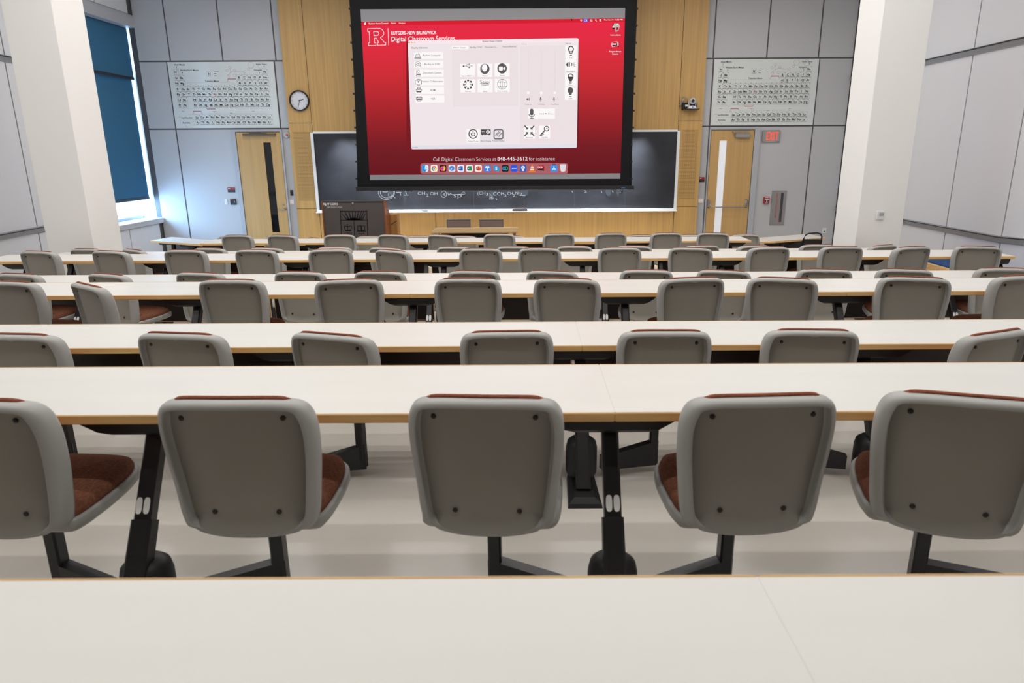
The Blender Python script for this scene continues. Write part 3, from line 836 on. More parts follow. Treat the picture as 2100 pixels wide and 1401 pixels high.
f = icon(187, (42, 160, 240)); f.use(glow(226, 240, 250), .012).poly([(190, 721), (215, 721), (226, 735), (226, 785), (215, 800), (193, 800), (195, 770), (182, 766)])
f.use(glow(20, 50, 90), .014).rect(168, 738, 173, 752).rect(202, 738, 207, 752).sector(187, 758, 26, 31, 25, 155); f.build('app_icon', dock)
f = icon(294, (248, 246, 246))
for c, a0 in (((222, 62, 52), -150), ((248, 200, 60), -30), ((66, 160, 84), 90)):
    f.use(glow(*c), .012).sector(294, 762, 12, 31, a0, a0 + 120, 12)
f.use(glow(250, 250, 250), .013).disc(294, 762, 15); f.use(glow(66, 130, 236), .014).disc(294, 762, 11); f.build('app_icon', dock)
f = icon(400, (34, 24, 58)); f.use(glow(250, 120, 40), .012).disc(398, 764, 30).poly([(412, 725), (430, 750), (424, 775), (405, 760)]); f.use(glow(252, 196, 60), .013).poly([(415, 728), (432, 756), (420, 790), (400, 792)]); f.use(glow(130, 70, 210), .014).disc(396, 762, 14); f.use(glow(244, 80, 70), .013).sector(398, 764, 16, 30, 60, 200); f.build('app_icon', dock)
f = icon(506, (222, 226, 232)); f.use(glow(58, 140, 222), .012).disc(506, 760, 31); f.use(glow(228, 70, 62), .013).poly([(527, 738), (502, 756), (510, 764)]); f.use(W, .013).poly([(485, 782), (502, 756), (510, 764)]); f.build('app_icon', dock)
for x, c, d, s in ((612, (40, 104, 198), (24, 72, 150), 'W'), (717, (40, 140, 84), (18, 96, 56), 'X')):
    f = icon(x, (248, 246, 246)); f.use(glow(*c), .012).rect(x - 16, 732, x + 26, 788); f.use(glow(*d), .013).rect(x - 28, 745, x + 4, 777); f.use(W, .014).ctext(s, x - 12, 770, 20, .02); f.build('app_icon', dock)
f = icon(824, (248, 246, 246)); f.use(glow(214, 90, 56), .012).disc(828, 760, 29); f.use(glow(236, 140, 104), .013).sector(828, 760, 0, 29, -90, 0); f.use(glow(178, 60, 36), .014).rect(796, 745, 828, 777); f.use(W, .015).ctext('P', 812, 770, 20, .02); f.build('app_icon', dock)
f = icon(931, (52, 140, 240)); f.use(W, .012).poly([(905, 758), (912, 732), (950, 732), (957, 758)]).rect(928, 758, 934, 786).rect(918, 786, 944, 791); f.use(glow(90, 190, 110), .013).disc(931, 740, 6); f.build('app_icon', dock)
f = icon(1037, None); f.use(glow(30, 158, 222), .010).disc(1037, 760, 32).disc(1020, 742, 20).disc(1054, 778, 20); f.use(W, .012).ctext('S', 1037, 778, 36, .03); f.build('app_icon', dock)
f = icon(1144, (30, 32, 38)); f.use(glow(60, 170, 230), .012).ring(1128, 760, 13, 8, 20); f.use(glow(70, 200, 160), .013).ring(1158, 760, 13, 8, 20); f.build('app_icon', dock)
f = icon(1250, (40, 90, 232)); f.use(W, .012).text('zoom', 1222, 1279, 766, 16, .03); f.build('app_icon', dock)
f = icon(1357, (36, 104, 196)); f.use(W, .012).disc(1357, 752, 22).rect(1346, 772, 1368, 792); f.use(glow(50, 130, 200), .013).disc(1357, 752, 13); f.use(W, .014).disc(1360, 748, 6); f.build('app_icon', dock)
f = icon(1463, None); f.use(glow(240, 130, 30), .010).poly([(1424, 804), (1430, 790), (1498, 790), (1505, 804)]).poly([(1440, 792), (1461, 712), (1470, 712), (1490, 792)]); f.use(W, .012).poly([(1453, 738), (1478, 738), (1482, 754), (1449, 754)]).poly([(1445, 768), (1486, 768), (1489, 780), (1442, 780)]); f.build('app_icon', dock)
f = icon(1572, None); f.use(glow(50, 44, 48), .010).poly([(1530, 735), (1600, 722), (1618, 760), (1605, 790), (1535, 782)]); f.use(glow(200, 26, 42), .012).poly([(1526, 730), (1596, 724), (1600, 762), (1530, 768)]); f.use(W, .014).text('DCS', 1534, 1588, 758, 22, .04); f.use(glow(222, 50, 60), .013).sector(1590, 755, 18, 28, -60, 50); f.build('app_icon', dock)
f = icon(1727, (44, 150, 240)); f.use(W, .012).line([(1712, 778), (1732, 740)], 6).line([(1742, 778), (1722, 740)], 6).line([(1705, 768), (1750, 768)], 5); f.use(glow(30, 30, 34), .012).sector(1727, 728, 16, 22, 200, 340); f.build('app_icon', dock)
f = icon(1835, None); f.use(glow(222, 222, 226), .010).poly([(1797, 714), (1872, 712), (1862, 792), (1850, 800), (1820, 800), (1808, 793)]); f.use(glow(196, 196, 202), .012).disc(1835, 714, 36, 6); f.build('app_icon', dock)

# ------------------------------------------------------------------ periodic table panels
ROWS = {0: {0: 'H', 17: 'He'}, 1: dict(zip([0, 1, 12, 13, 14, 15, 16, 17], 'Li Be B C N O F Ne'.split())),
        2: dict(zip([0, 1, 12, 13, 14, 15, 16, 17], 'Na Mg Al Si P S Cl Ar'.split())),
        3: dict(enumerate('K Ca Sc Ti V Cr Mn Fe Co Ni Cu Zn Ga Ge As Se Br Kr'.split())),
        4: dict(enumerate('Rb Sr Y Zr Nb Mo Tc Ru Rh Pd Ag Cd In Sn Sb Te I Xe'.split())),
        5: dict(zip([0, 1] + list(range(3, 18)), 'Cs Ba Hf Ta W Re Os Ir Pt Au Hg Tl Pb Bi Po At Rn'.split())),
        6: dict(zip([0, 1] + list(range(3, 18)), 'Fr Ra Rr Db Sg Bh Hs Mt Ds Rg Cn Nh Fl Mc Lv Ts Og'.split())),
        8: dict(zip(range(3, 18), 'La Ce Pr Nd Pm Sm Eu Gd Tb Dy Ho Er Tm Yb Lu'.split())),
        9: dict(zip(range(3, 18), 'Ac Th Pa U Np Pu Am Cm Bk Cf Es Fm Md No Lr'.split()))}
RV = {0: .151, 1: .235, 2: .317, 3: .403, 4: .484, 5: .563, 6: .643, 8: .833, 9: .912}


def periodic(x0, x1, z0, z1, label):
    t = thing('periodic_table', label, 'wall chart', ((x0 + x1) / 2, YW, z0), 'periodic table wall panels')
    build('glass_panel', MB().box(x0, x1, YW - .012, YW - .0006, z0, z1, .003), M_GLASSB, t)
    W_, H_ = x1 - x0, z1 - z0
    U = lambda u: u * W_
    V = lambda v: v * H_
    P = lambda x, y: (x0 + x, z1 - y)
    f = Flat(P, YW - .012); f.use(M_CELL, .0012)
    pu = .0495
    for r, cols in ROWS.items():
        for c in cols:
            ua = .068 + c * pu - .020; va = RV[r] - .040
            f.line([(U(ua), V(va)), (U(ua + pu), V(va)), (U(ua + pu), V(va + .080)), (U(ua), V(va + .080))], .0035, True)
    f.line([(U(.17), V(.335)), (U(.17), V(.305)), (U(.60), V(.305)), (U(.60), V(.335))], .003)
    f.line([(U(.13), V(.79)), (U(.22), V(.79))], .003).line([(U(.05), V(.79)), (U(.05), V(.95)), (U(.2), V(.95))], .003).line([(U(.05), V(.87)), (U(.2), V(.87))], .003)
    f.line([(U(.03), V(.70)), (U(.4), V(.70))], .003).line([(U(.6), V(.705)), (U(.94), V(.705))], .003).line([(U(.27), V(.775)), (U(.9), V(.775))], .003)
    f.line([(U(.36), V(.14)), (U(.41), V(.14)), (U(.41), V(.215)), (U(.36), V(.215))], .0035, True)
    f.build('cell_grid', t)
    f = Flat(P, YW - .012); f.use(M_INK, .002)
    for r, cols in ROWS.items():
        for c, s in cols.items():
            if s == 'Ru':
                continue
            u = .068 + c * pu
            f.ctext(s, U(u), V(RV[r] + .015), .041, .028)
            w = .012 + .006 * ((c * 7 + r * 3) % 3); f.line([(U(u) - U(w * 1.1), V(RV[r] + .030)), (U(u) + U(w * .9), V(RV[r] + .030))], .005)
            f.rect(U(u + .018), V(RV[r] - .033), U(u + .024), V(RV[r] - .028))
    f.ctext('H', U(.385), V(.195), .045, .028); f.line([(U(.37), V(.208)), (U(.40), V(.208))], .005)
    f.line([(U(.43), V(.147)), (U(.475), V(.147))], .006).line([(U(.43), V(.172)), (U(.45), V(.172))], .006).line([(U(.43), V(.207)), (U(.45), V(.207))], .006)
    f.text('Alkali Metals', U(.06), U(.165), V(.052), .034, .006).text('Alkaline Earth Metals', U(.113), U(.285), V(.135), .034, .006)
    f.text('Transition Metals', U(.335), U(.47), V(.297), .034, .006).text('Noble Gases', U(.835), U(.935), V(.052), .034, .006).text('Halogens', U(.81), U(.885), V(.135), .034, .006)
    f.text('Lanthanides', U(.068), U(.17), V(.848), .034, .004).text('Actinides', U(.068), U(.143), V(.927), .034, .004)
    for u, v0, v1 in ((.084, .065, .11), (.131, .15, .19), (.91, .065, .10), (.86, .15, .19)):
        f.line([(U(u), V(v0)), (U(u), V(v1))], .003).poly([(U(u) - .009, V(v0) + .016), (U(u), V(v0)), (U(u) + .009, V(v0) + .016)])
    for u, v, w in ((.09, .74, 's Block'), (.385, .745, 'd Block'), (.76, .745, 'p Block'), (.55, .77, 'f Block')):
        f.text(w, U(u) - .03, U(u) + .03, V(v) + .006, .014)
    for i in range(12):
        f.rect(U(.068 + (2 + i) * pu) - .008, V(.352), U(.068 + (2 + i) * pu) + .008, V(.358))
    f.build('element_symbols', t)
    f = Flat(P, YW - .012); f.use(mat('red_ink', (.45, .07, .07, 1), .6), .002); f.ctext('Ru', U(.068 + 7 * pu), V(RV[4] + .015), .041, .028)
    f.line([(U(.068 + 7 * pu) - .03, V(RV[4] + .03)), (U(.068 + 7 * pu) + .03, V(RV[4] + .03))], .005)
    f.build('ruthenium_symbol', t)
    f = Flat(P, YW - .012); f.use(M_PINK, .0016)

    def bond(u, v, w, h, s):
        f.line([(U(u), V(v)), (U(u + w), V(v))], .02); f.line([(U(u), V(v)), (U(u - .012), V(v + h * s))], .008); f.line([(U(u + w), V(v)), (U(u + w + .014), V(v + h * s))], .008)
    bond(.556, .255, .07, .04, 1); bond(.19, .742, .07, .05, 1); bond(.325, .705, .07, .02, -1)
    f.use(mat('faint_pink_ink', (.60, .47, .48, 1), .7), .0014)
    for u, v in ((.585, .085), (.555, .13), (.63, .125), (.62, .2), (.565, .21), (.72, .15), (.76, .11), (.40, .76)):
        f.ring(U(u), V(v), .024, .006, n=10)
    f.line([(U(.585), V(.10)), (U(.585), V(.16)), (U(.56), V(.2))], .006).line([(U(.585), V(.16)), (U(.625), V(.13)), (U(.67), V(.15)), (U(.71), V(.15))], .006)
    for cx, cy in ((.785, .05), (.88, .06)):
        f.line([(U(cx + .03 * math.cos(k * PI / 3)), V(cy + .05 * math.sin(k * PI / 3))) for k in range(6)], .006, True)
    f.line([(U(.02), V(.84)), (U(.05), V(.82)), (U(.08), V(.85))], .006).line([(U(.08), V(.93)), (U(.11), V(.98))], .006)
    f.build('molecule_drawing', t)


periodic(jlow[1] + .014, jlow[2] - .014, zB + .014, zA - .014, 'glass periodic table panel above the left oak door, near the window')
periodic(rlow[1] + .014, rlow[2] - .014, zB + .014, zA - .014, 'glass periodic table panel above the right oak door, near the EXIT sign')

# ------------------------------------------------------------------ wall clock
c = onY(613.5, 206.5, YO - .03); R = .195
t = thing('wall_clock', 'round white wall clock with a black rim on the left oak panel', 'clock', (c.x, YO, c.z))
mb = MB(); mb.smooth = True
mb.lathe((c.x, YO, c.z), [(R * .8, .0), (R, .0), (R, .045), (R * .97, .055), (R * .90, .055), (R * .875, .04), (R * .875, .02)], 48, 'y')
build('rim', mb, M_BLACK2, t)
build('face', MB().lathe((c.x, YO, c.z), [(0, .018), (R * .88, .018), (R * .88, .022), (0, .022)], 40, 'y'), mat('clock_white', (.74, .73, .76, 1), .5), t)
f = Flat(lambda x, z: (c.x + x, c.z + z), YO - .022); f.use(mat('clock_numeral', (.16, .17, .19, 1), .6), .001)
for k in range(1, 13):
    a = math.radians(90 - 30 * k); f.ctext(str(k), .148 * R / .195 * math.cos(a), .148 * R / .195 * math.sin(a) - .016, .032, .004, .85, True)
f.build('numerals', t)
f = Flat(lambda x, z: (c.x + x, c.z + z), YO - .022); f.use(M_DARK, .004).line([(-.01, -.004), (.085, .024)], .011); f.build('hour_hand', t)
f = Flat(lambda x, z: (c.x + x, c.z + z), YO - .022); f.use(M_DARK, .006).line([(.02, .03), (-.034, -.125)], .008).disc(0, 0, .012); f.build('minute_hand', t)

# ------------------------------------------------------------------ small things on the walls


def plate(name, label, cat, u0, v0, u1, v1, Y, th, m, bev=.004, group=None):
    a = onY(u0, v0, Y - th); b = onY(u1, v1, Y - th)
    x0, x1 = min(a.x, b.x), max(a.x, b.x); z0, z1 = min(a.z, b.z), max(a.z, b.z)
    t = thing(name, label, cat, ((x0 + x1) / 2, Y, z0), group)
    build('plate', MB().box(x0, x1, Y - th, Y + .002, z0, z1, bev), m, t)
    return t, x0, x1, z0, z1


# EXIT sign
a = onY(*RP(1514, 680), YW - .04); b = onY(*RP(1785, 868), YW - .04)
t = thing('exit_sign', 'lit red EXIT sign in a grey housing beside the right door', 'sign', ((a.x + b.x) / 2, YW, b.z))
build('housing', MB().box(a.x, b.x, YW - .04, YW + .002, b.z, a.z, .012), M_STEEL, t)
f = Flat(lambda x, z: (a.x + x * (b.x - a.x), b.z + z * (a.z - b.z)), YW - .04)
f.use(glow(255, 92, 70, 1.15), .003)
for s, x0 in (('E', .215), ('X', .375), ('I', .60), ('T', .69)):
    w = {'E': .15, 'X': .20, 'I': .06, 'T': .20}[s]
    z0, z1, h = .17, .87, .11
    if s == 'E':
        f.rect(x0, z0, x0 + .05, z1)
        for z in (z0, .465, z1 - h):
            f.rect(x0, z, x0 + w, z + h)
    if s == 'X':
        f.poly([(x0, z0), (x0 + .06, z0), (x0 + w, z1), (x0 + w - .06, z1)]).poly([(x0 + w - .06, z0), (x0 + w, z0), (x0 + .06, z1), (x0, z1)])
    if s == 'I':
        f.rect(x0, z0, x0 + w, z1)
    if s == 'T':
        f.rect(x0, z1 - h, x0 + w, z1).rect(x0 + .07, z0, x0 + .13, z1)
f.build('letters', t)
f = Flat(lambda x, z: (a.x + x * (b.x - a.x), b.z + z * (a.z - b.z)), YW - .04); f.use(mat('pale_mark', (.6, .6, .6, 1), .5), .003)
for i in range(9):
    f.rect(.2 + i * .062, .05, .2 + i * .062 + .035, .10)
f.build('maker_strip', t)

# fire alarm pull, extinguisher cabinet
t, x0, x1, z0, z1 = plate('fire_alarm_pull', 'small red fire alarm pull with a white T handle on the right wall', 'fire alarm', *SP6(1181, 382), *SP6(1245, 466), YW, .05, M_RED, .008)
f = Flat(lambda x, z: (x0 + x * (x1 - x0), z0 + z * (z1 - z0)), YW - .05); f.use(M_DARK, .002).rect(.2, .35, .8, .72); f.use(mat('pull_white', (.75, .75, .75, 1), .5), .004)
f.rect(.2, .55, .85, .68).rect(.45, .1, .62, .6).poly([(.3, .08), (.75, .08), (.6, .25), (.45, .25)]).rect(.2, .84, .85, .92); f.build('pull_handle', t)
a = onY(*SP6(1280, 305), YW); b = onY(*SP6(1418, 725), YW); a2 = onY(*SP6(1460, 305), YW)
x0, x1, z0, z1 = (a.x + onY(*SP6(1243, 725), YW).x) / 2, (a2.x + b.x) / 2, b.z, a.z
t = thing('extinguisher_cabinet', 'steel fire extinguisher cabinet with red lettering set in the right wall', 'cabinet', ((x0 + x1) / 2, YW, z0))
build('cabinet_door', MB().box(x0, x1, YW - .02, YW + .002, z0, z1, .004), M_STEEL, t)
P = lambda x, z: (x0 + x * (x1 - x0), z0 + z * (z1 - z0))
f = Flat(P, YW - .02); f.use(mat('cabinet_glass', (.06, .06, .065, 1), .1), .002).rect(.62, .08, .80, .93); f.use(M_RED, .0025).rect(.62, .08, .66, .2).rect(.63, .45, .66, .55)
f.build('cabinet_window', t)
f = Flat(P, YW - .02); f.use(mat('orange_red_print', (.55, .06, .03, 1), .5), .002)
w_, h_ = x1 - x0, z1 - z0
s = 'FIRE EXTINGUISHER'
vs, fs, a0, a1, _, _ = text2d(s, .0)
kk = .74 * h_ / (a1 - a0)
pts = [(x0 + .30 * w_ + v[1] * .055, YW - .0225, z0 + .93 * h_ - (v[0] - a0) * kk) for v in vs]
f.mb.add(pts, fs); f.build('lettering', t)

# room signs, switches, readers


def sign(lab, u0, v0, u1, v1):
    t, x0, x1, z0, z1 = plate('room_sign', lab, 'sign', u0, v0, u1, v1, YW, .012, M_DARK, .002, 'red and charcoal room signs')
    f = Flat(lambda x, z: (x0 + x * (x1 - x0), z0 + z * (z1 - z0)), YW - .012); f.use(M_RED, .001).rect(.0, .5, 1, 1); f.use(mat('sign_white', (.7, .6, .6, 1), .5), .002).rect(.08, .68, .36, .84); f.build('red_band', t)
    return t


sign('small red and charcoal room sign left of the left door', *LP(126, 1008), *LP(250, 1086))
sign('small red and charcoal room sign left of the right door', *SP6(387, 140), *SP6(447, 203))
t, x0, x1, z0, z1 = plate('card_reader', 'black card reader with a red light, left of the left door', 'card reader', *LP(165, 1190), *LP(268, 1282), YW, .03, M_BLACK2, .006)
f = Flat(lambda x, z: (x0 + x * (x1 - x0), z0 + z * (z1 - z0)), YW - .03); f.use(glow(240, 110, 110), .001).rect(.05, .92, .5, 1.0); f.use(M_STEEL, .001).rect(.75, .4, .85, .6); f.build('indicator_light', t)
plate('light_switch', 'blank white wall switch beside the black card reader', 'switch', *LP(78, 1190), *LP(134, 1278), YW, .01, M_WHITE, .003, 'wall switches')
t, x0, x1, z0, z1 = plate('wall_control', 'black wall control panel between the left door and the oak panel', 'control panel', *LP(1124, 1050), *LP(1178, 1138), YW, .012, M_BLACK2, .003)
f = Flat(lambda x, z: (x0 + x * (x1 - x0), z0 + z * (z1 - z0)), YW - .012); f.use(M_DARK, .001)
for i in range(3):
    f.rect(.25, .2 + .25 * i, .75, .3 + .25 * i)
f.build('button', t)
for lab, q in (('white lit switch plate under the black control, right of the left door', (*LP(1120, 1205), *LP(1196, 1280))), ('white lit switch plate left of the right door, below the room sign', (*SP6(371, 404), *SP6(430, 460)))):
    t, x0, x1, z0, z1 = plate('light_switch', lab, 'switch', *q, YW, .01, M_WHITE, .003, 'wall switches')
    f = Flat(lambda x, z: (x0 + x * (x1 - x0), z0 + z * (z1 - z0)), YW - .01); f.use(glow(246, 190, 170), .001)
    for i in range(4):
        f.rect(.12 + i * .2, .35, .2 + i * .2, .8)
    f.use(glow(150, 160, 246), .0015).rect(.5, .7, .6, .82); f.build('button', t)
t, x0, x1, z0, z1 = plate('wall_outlet', 'white outlet plate low on the right front wall beside the column', 'outlet', *SP6(1903, 765), *SP6(1944, 832), YW, .01, M_WHITE, .003)
f = Flat(lambda x, z: (x0 + x * (x1 - x0), z0 + z * (z1 - z0)), YW - .01); f.use(mat('outlet_green', (.08, .14, .10, 1), .5), .001).rect(.3, .25, .7, .45); f.build('socket', t)
# strobe beside the left door
cs = onY(*LP(1070, 168), YW - .03)
t = thing('mounted_alarm_light', 'round clear alarm light with a red dot above the left door corner', 'alarm light', (cs.x, YW, cs.z))
mb = MB(); mb.smooth = True
build('lens', mb.lathe((cs.x, YW, cs.z), [(0, 0), (.07, 0), (.068, .02), (.05, .04), (0, .045)], 24, 'y'), mat('clear_lens', (.55, .57, .6, 1), .15), t)
build('red_dot', MB().lathe((cs.x + .012, YW, cs.z), [(0, .04), (.025, .04), (.022, .055), (0, .058)], 16, 'y'), mat('orange_red', (.65, .10, .05, 1), .4), t)
# thermostat on the right column
t, x0, x1, z0, z1 = plate('thermostat', 'small white thermostat with a grey display on the right column', 'thermostat', 1400 + 1197 / 3, 1299 / 3, 1400 + 1238 / 3, 1352 / 3, 9.45, .028, M_WHITE, .006)
f = Flat(lambda x, z: (x0 + x * (x1 - x0), z0 + z * (z1 - z0)), 9.45 - .028); f.use(mat('grey_display', (.38, .40, .40, 1), .3), .001).rect(.32, .42, .9, .8); f.build('display', t)

# PTZ camera on its shelf
a = onY(*RP(230, 348), YO - .1); b = onY(*RP(490, 348), YO - .1)
t = thing('video_camera', 'white and grey video camera on a black shelf right of the screen', 'camera', ((a.x + b.x) / 2, YO, a.z))
cx, w = (a.x + b.x) / 2, b.x - a.x
build('shelf', MB().box(a.x, b.x, YO - .17, YO + .002, a.z, a.z + .012).box(a.x, b.x - .02, YO - .02, YO + .001, a.z, a.z + .135).box(a.x, a.x + .012, YO - .17, YO, a.z, a.z + .13), M_BLACK2, t)
mb = MB(); mb.smooth = True
px = a.x + w * .57
mb.loft([[(px + sx * math.cos(q), YO - .10 + sy * math.sin(q), a.z + z) for q in [2 * PI * i / 20 for i in range(20)]] for sx, sy, z in ((.10, .075, .012), (.098, .073, .03), (.075, .06, .062), (.05, .045, .07))])
bs = build('camera_base', mb, M_WHITE, t)
f = Flat(lambda x, z: (px + x, a.z + z), YO - .175); f.use(glow(60, 90, 255), .0).rect(-.012, .03, .012, .05); f.build('status_light', bs)
mb = MB(); mb.smooth = True
hz = a.z + .155
mb.lathe((px + .005, YO - .10, hz), [(0, -.055), (.045, -.05), (.062, -.015), (.062, .04), (.05, .06), (.03, .066), (0, .06)], 24, 'y')
mb.tube([(px - .055, YO - .1, a.z + .06), (px - .068, YO - .1, a.z + .12), (px - .055, YO - .1, hz + .02)], [.016, .016, .012], 10); mb.tube([(px + .07, YO - .1, a.z + .06), (px + .075, YO - .1, a.z + .12), (px + .06, YO - .1, hz)], [.014, .014, .012], 10)
hd = build('camera_head', mb, mat('silver_plastic', (.55, .55, .56, 1), .35), t)
build('lens', MB().lathe((px, YO - .10, hz), [(0, .05), (.03, .06), (.03, .075), (.018, .07), (0, .068)], 20, 'y'), M_BLACK, hd)
build('power_adapter', MB().box(a.x + .035, a.x + .10, YO - .172, YO - .13, a.z + .05, a.z + .085, .006), M_WHITE, t)
mb = MB(); mb.smooth = True
mb.tube([(a.x - .02, YO - .05, a.z + .08), (a.x + .02, YO - .06, a.z + .19), (a.x + .05, YO - .06, a.z + .235), (a.x + .09, YO - .06, a.z + .22), (a.x + .10, YO - .06, a.z + .14)], .006, 8)
mb.tube([(a.x - .045, YO - .05, a.z + .085), (a.x + .035, YO - .05, a.z + .235)], .017, 8)
build('cable', mb, M_STEEL, t)

# ------------------------------------------------------------------ lectern
YLc = 12.35
l0 = onY(659, 412, YLc); l1 = onY(788, 409.5, YLc); lx0, lx1, lz = l0.x, l1.x, l0.z
t = thing('lectern', 'tall charcoal and cherry lectern with a printed black shield at front left', 'lectern', ((lx0 + lx1) / 2, YLc, 0))
build('front_panel', MB().box(lx0 + .025, lx1 - .02, YLc, YLc + .03, .02, lz - .035), mat('charcoal_laminate', (.082, .068, .063, 1), .6), t)
M_CHERRY = mat('cherry_wood', (.24, .075, .022, 1), .4, vary=((20, 20, 1), .2))
M_LOAK = mat('lectern_wood', (.40, .20, .06, 1), .45, vary=((20, 20, 1), .15))
for x0, x1 in ((lx0, lx0 + .022), (lx1 - .018, lx1 + .004)):
    mb = MB()
    prof = [(YLc - .012, 0), (YLc - .012, lz), (YLc + .12, lz - .01), (YLc + .45, lz - .32), (YLc + .45, 0)]
    mb.loft([[(x0, y, z) for y, z in prof], [(x1, y, z) for y, z in prof]])
    build('side_panel', mb, M_CHERRY, t)
build('top_trim', MB().box(lx0 + .022, lx1 - .018, YLc - .008, YLc + .10, lz - .034, lz, .01), mat('charcoal_trim', (.03, .026, .025, 1), .45), t)
build('worktop', MB().box(lx0 + .022, lx1 - .018, YLc + .1, YLc + .72, lz - .36, lz - .33), M_DARK, t)
cab = build('cabinet_body', MB().box(lx0 + .022, lx1 + .0, YLc + .45, YLc + .72, .01, lz - .345), M_LOAK, t)
cab2 = build('side_cabinet', MB().box(lx1 + .005, lx1 + .125, YLc + .42, YLc + .70, .01, lz - .29), M_LOAK, t)
f = Flat(lambda x, z: (x, z), YLc + .42); f.use(M_DARK, .002).line([(lx1 + .02, lz - .46), (lx1 + .12, lz - .40)], .012); f.use(M_STEEL, .002).disc(lx1 + .07, lz - .47, .012).rect(lx1 + .06, lz - .76, lx1 + .1, lz - .74); f.build('cabinet_lock', cab2)


def PLc(zx, zy):
    p = onY(640 + zx / 7.0, 395 + zy / 7.0, YLc); return (p.x, p.z)


f = Flat(PLc, YLc); f.use(M_WHITE, .002).text('R', 158, 188, 182, 44, .02).text('UTGERS', 190, 374, 180, 34, .016).poly([(174, 165), (186, 165), (206, 194), (196, 192)]).text('Digital Classroom Services', 218, 430, 213, 14, .01); f.build('lettering', t)
f = Flat(PLc, YLc); f.use(mat('shield_black', (.006, .006, .007, 1), .45), .002)
f.line([(402, 268), (788, 268)], 12).line([(405, 262), (424, 640)], 11).line([(785, 262), (802, 640)], 11).line([(412, 398), (795, 396)], 10).line([(600, 390), (612, 650)], 9)
f.poly([(510, 395)] + [(600 + 95 * math.cos(math.radians(a)), 395 - 26 * math.sin(math.radians(a)) - 4) for a in range(170, 9, -20)] + [(692, 395)])
for bx, tx in ((505, 408), (530, 470), (565, 528), (590, 580), (614, 622), (640, 668), (668, 712), (690, 745), (715, 780)):
    d = 18; f.poly([(bx - d * .8, 394), (bx + d * .8, 392), (tx + 4, 274), (tx - 5, 274)] if 410 < tx < 778 else [(bx - 16, 395), (bx + 16, 393), (tx, 278 if tx < 600 else 278)])
f.poly([(412, 345), (470, 392), (412, 352)]).poly([(790, 345), (740, 392), (790, 352)])
f.line([(462, 490), (470, 478), (490, 482), (512, 496), (536, 482), (556, 478), (566, 490), (560, 520), (552, 545), (478, 545), (470, 520)], 10, True).line([(512, 458), (512, 545)], 8).disc(511, 458, 8).line([(478, 545), (552, 545)], 14)
f.line([(655, 480), (702, 478), (704, 548), (657, 550)], 10, True).line([(714, 478), (758, 480), (756, 548), (712, 548)], 10, True).line([(646, 556), (770, 556)], 9)
f.disc(676, 588, 9).disc(710, 594, 9).disc(742, 586, 9).text('1766', 470, 574, 604, 32, .006)
f.build('shield', t)
a = PLc(586, 153)
build('front_lock', MB().lathe((a[0], YLc, a[1]), [(0, 0), (.018, 0), (.018, .012), (0, .016)], 16, 'y'), M_STEEL, t)

# ------------------------------------------------------------------ front table with two mesh chairs
YT0 = 12.64
q0 = onY(860 + 204 / 8.75, 370 + 905 / 8.75, YT0); q1 = onY(860 + 1765 / 8.75, 370 + 895 / 8.75, YT0)
zt_ = 0.735
t = thing('front_table', 'long light wood table standing alone below the chalkboard', 'table', ((q0.x + q1.x) / 2, YT0, 0))
build('tabletop', MB().box(q0.x, q1.x, YT0, YT0 + .70, zt_ - .03, zt_, .004), mat('light_wood', (.52, .35, .15, 1), .4, vary=((1, 20, 20), .12)), t)
build('modesty_rail', MB().box(q0.x + .18, q1.x - .18, YT0 + .10, YT0 + .13, zt_ - .13, zt_ - .031), M_BLACK, t)
for x in (q0.x + .06, q1.x - .06):
    for y in (YT0 + .07, YT0 + .63):
        build('leg', MB().beam((x, y, zt_ - .03), (x, y, 0), .035, .035), M_STEEL, t)
    build('foot_rail', MB().beam((x, YT0 + .1, .09), (x, YT0 + .6, .09), .03, .03), M_STEEL, t)
M_MESH = mat('taupe_mesh', (.19, .14, .115, 1), .8, bump=(400, .3))
M_MFR = mat('grey_chair_frame', (.16, .145, .145, 1), .45)
for i, (u0, u1, lab) in enumerate(((860 + 485 / 8.75, 860 + 922 / 8.75, 'taupe mesh back chair behind the front table, the left one of two'), (860 + 1075 / 8.75, 860 + 1512 / 8.75, 'taupe mesh back chair behind the front table, the right one of two'))):
    Yc = 13.62
    a = onY(u0, 449.5, Yc); b = onY(u1, 449.5, Yc); x0, x1, zz = a.x, b.x, a.z
    xc = (x0 + x1) / 2
    t = thing('mesh_chair', lab, 'chair', (xc, Yc - .2, 0), 'mesh chairs at the front table')
    mb = MB()
    mb.box(x0, x1, Yc - .012, Yc + .018, zz - .02, zz, .006); mb.box(x0, x0 + .018, Yc - .012, Yc + .018, zz - .40, zz, .006); mb.box(x1 - .018, x1, Yc - .012, Yc + .018, zz - .40, zz, .006); mb.box(x0, x1, Yc - .012, Yc + .018, zz - .42, zz - .40, .006)
    bk = build('back_frame', mb, M_MFR, t)
    build('mesh_panel', MB().box(x0 + .017, x1 - .017, Yc, Yc + .006, zz - .41, zz - .018), M_MESH, bk)
    build('seat', MB().box(xc - .23, xc + .23, Yc - .46, Yc - .01, .42, .47, .02), M_DARK, t)
    for sx in (-.2, .2):
        build('leg', MB().beam((xc + sx, Yc - .42, .42), (xc + sx * 1.1, Yc - .45, 0), .028, .028), M_BLACK, t)
        build('leg', MB().beam((xc + sx, Yc, zz - .35), (xc + sx * 1.1, Yc + .03, 0), .028, .028), M_BLACK, t)

# ------------------------------------------------------------------ swivel chair (built once, then copied)


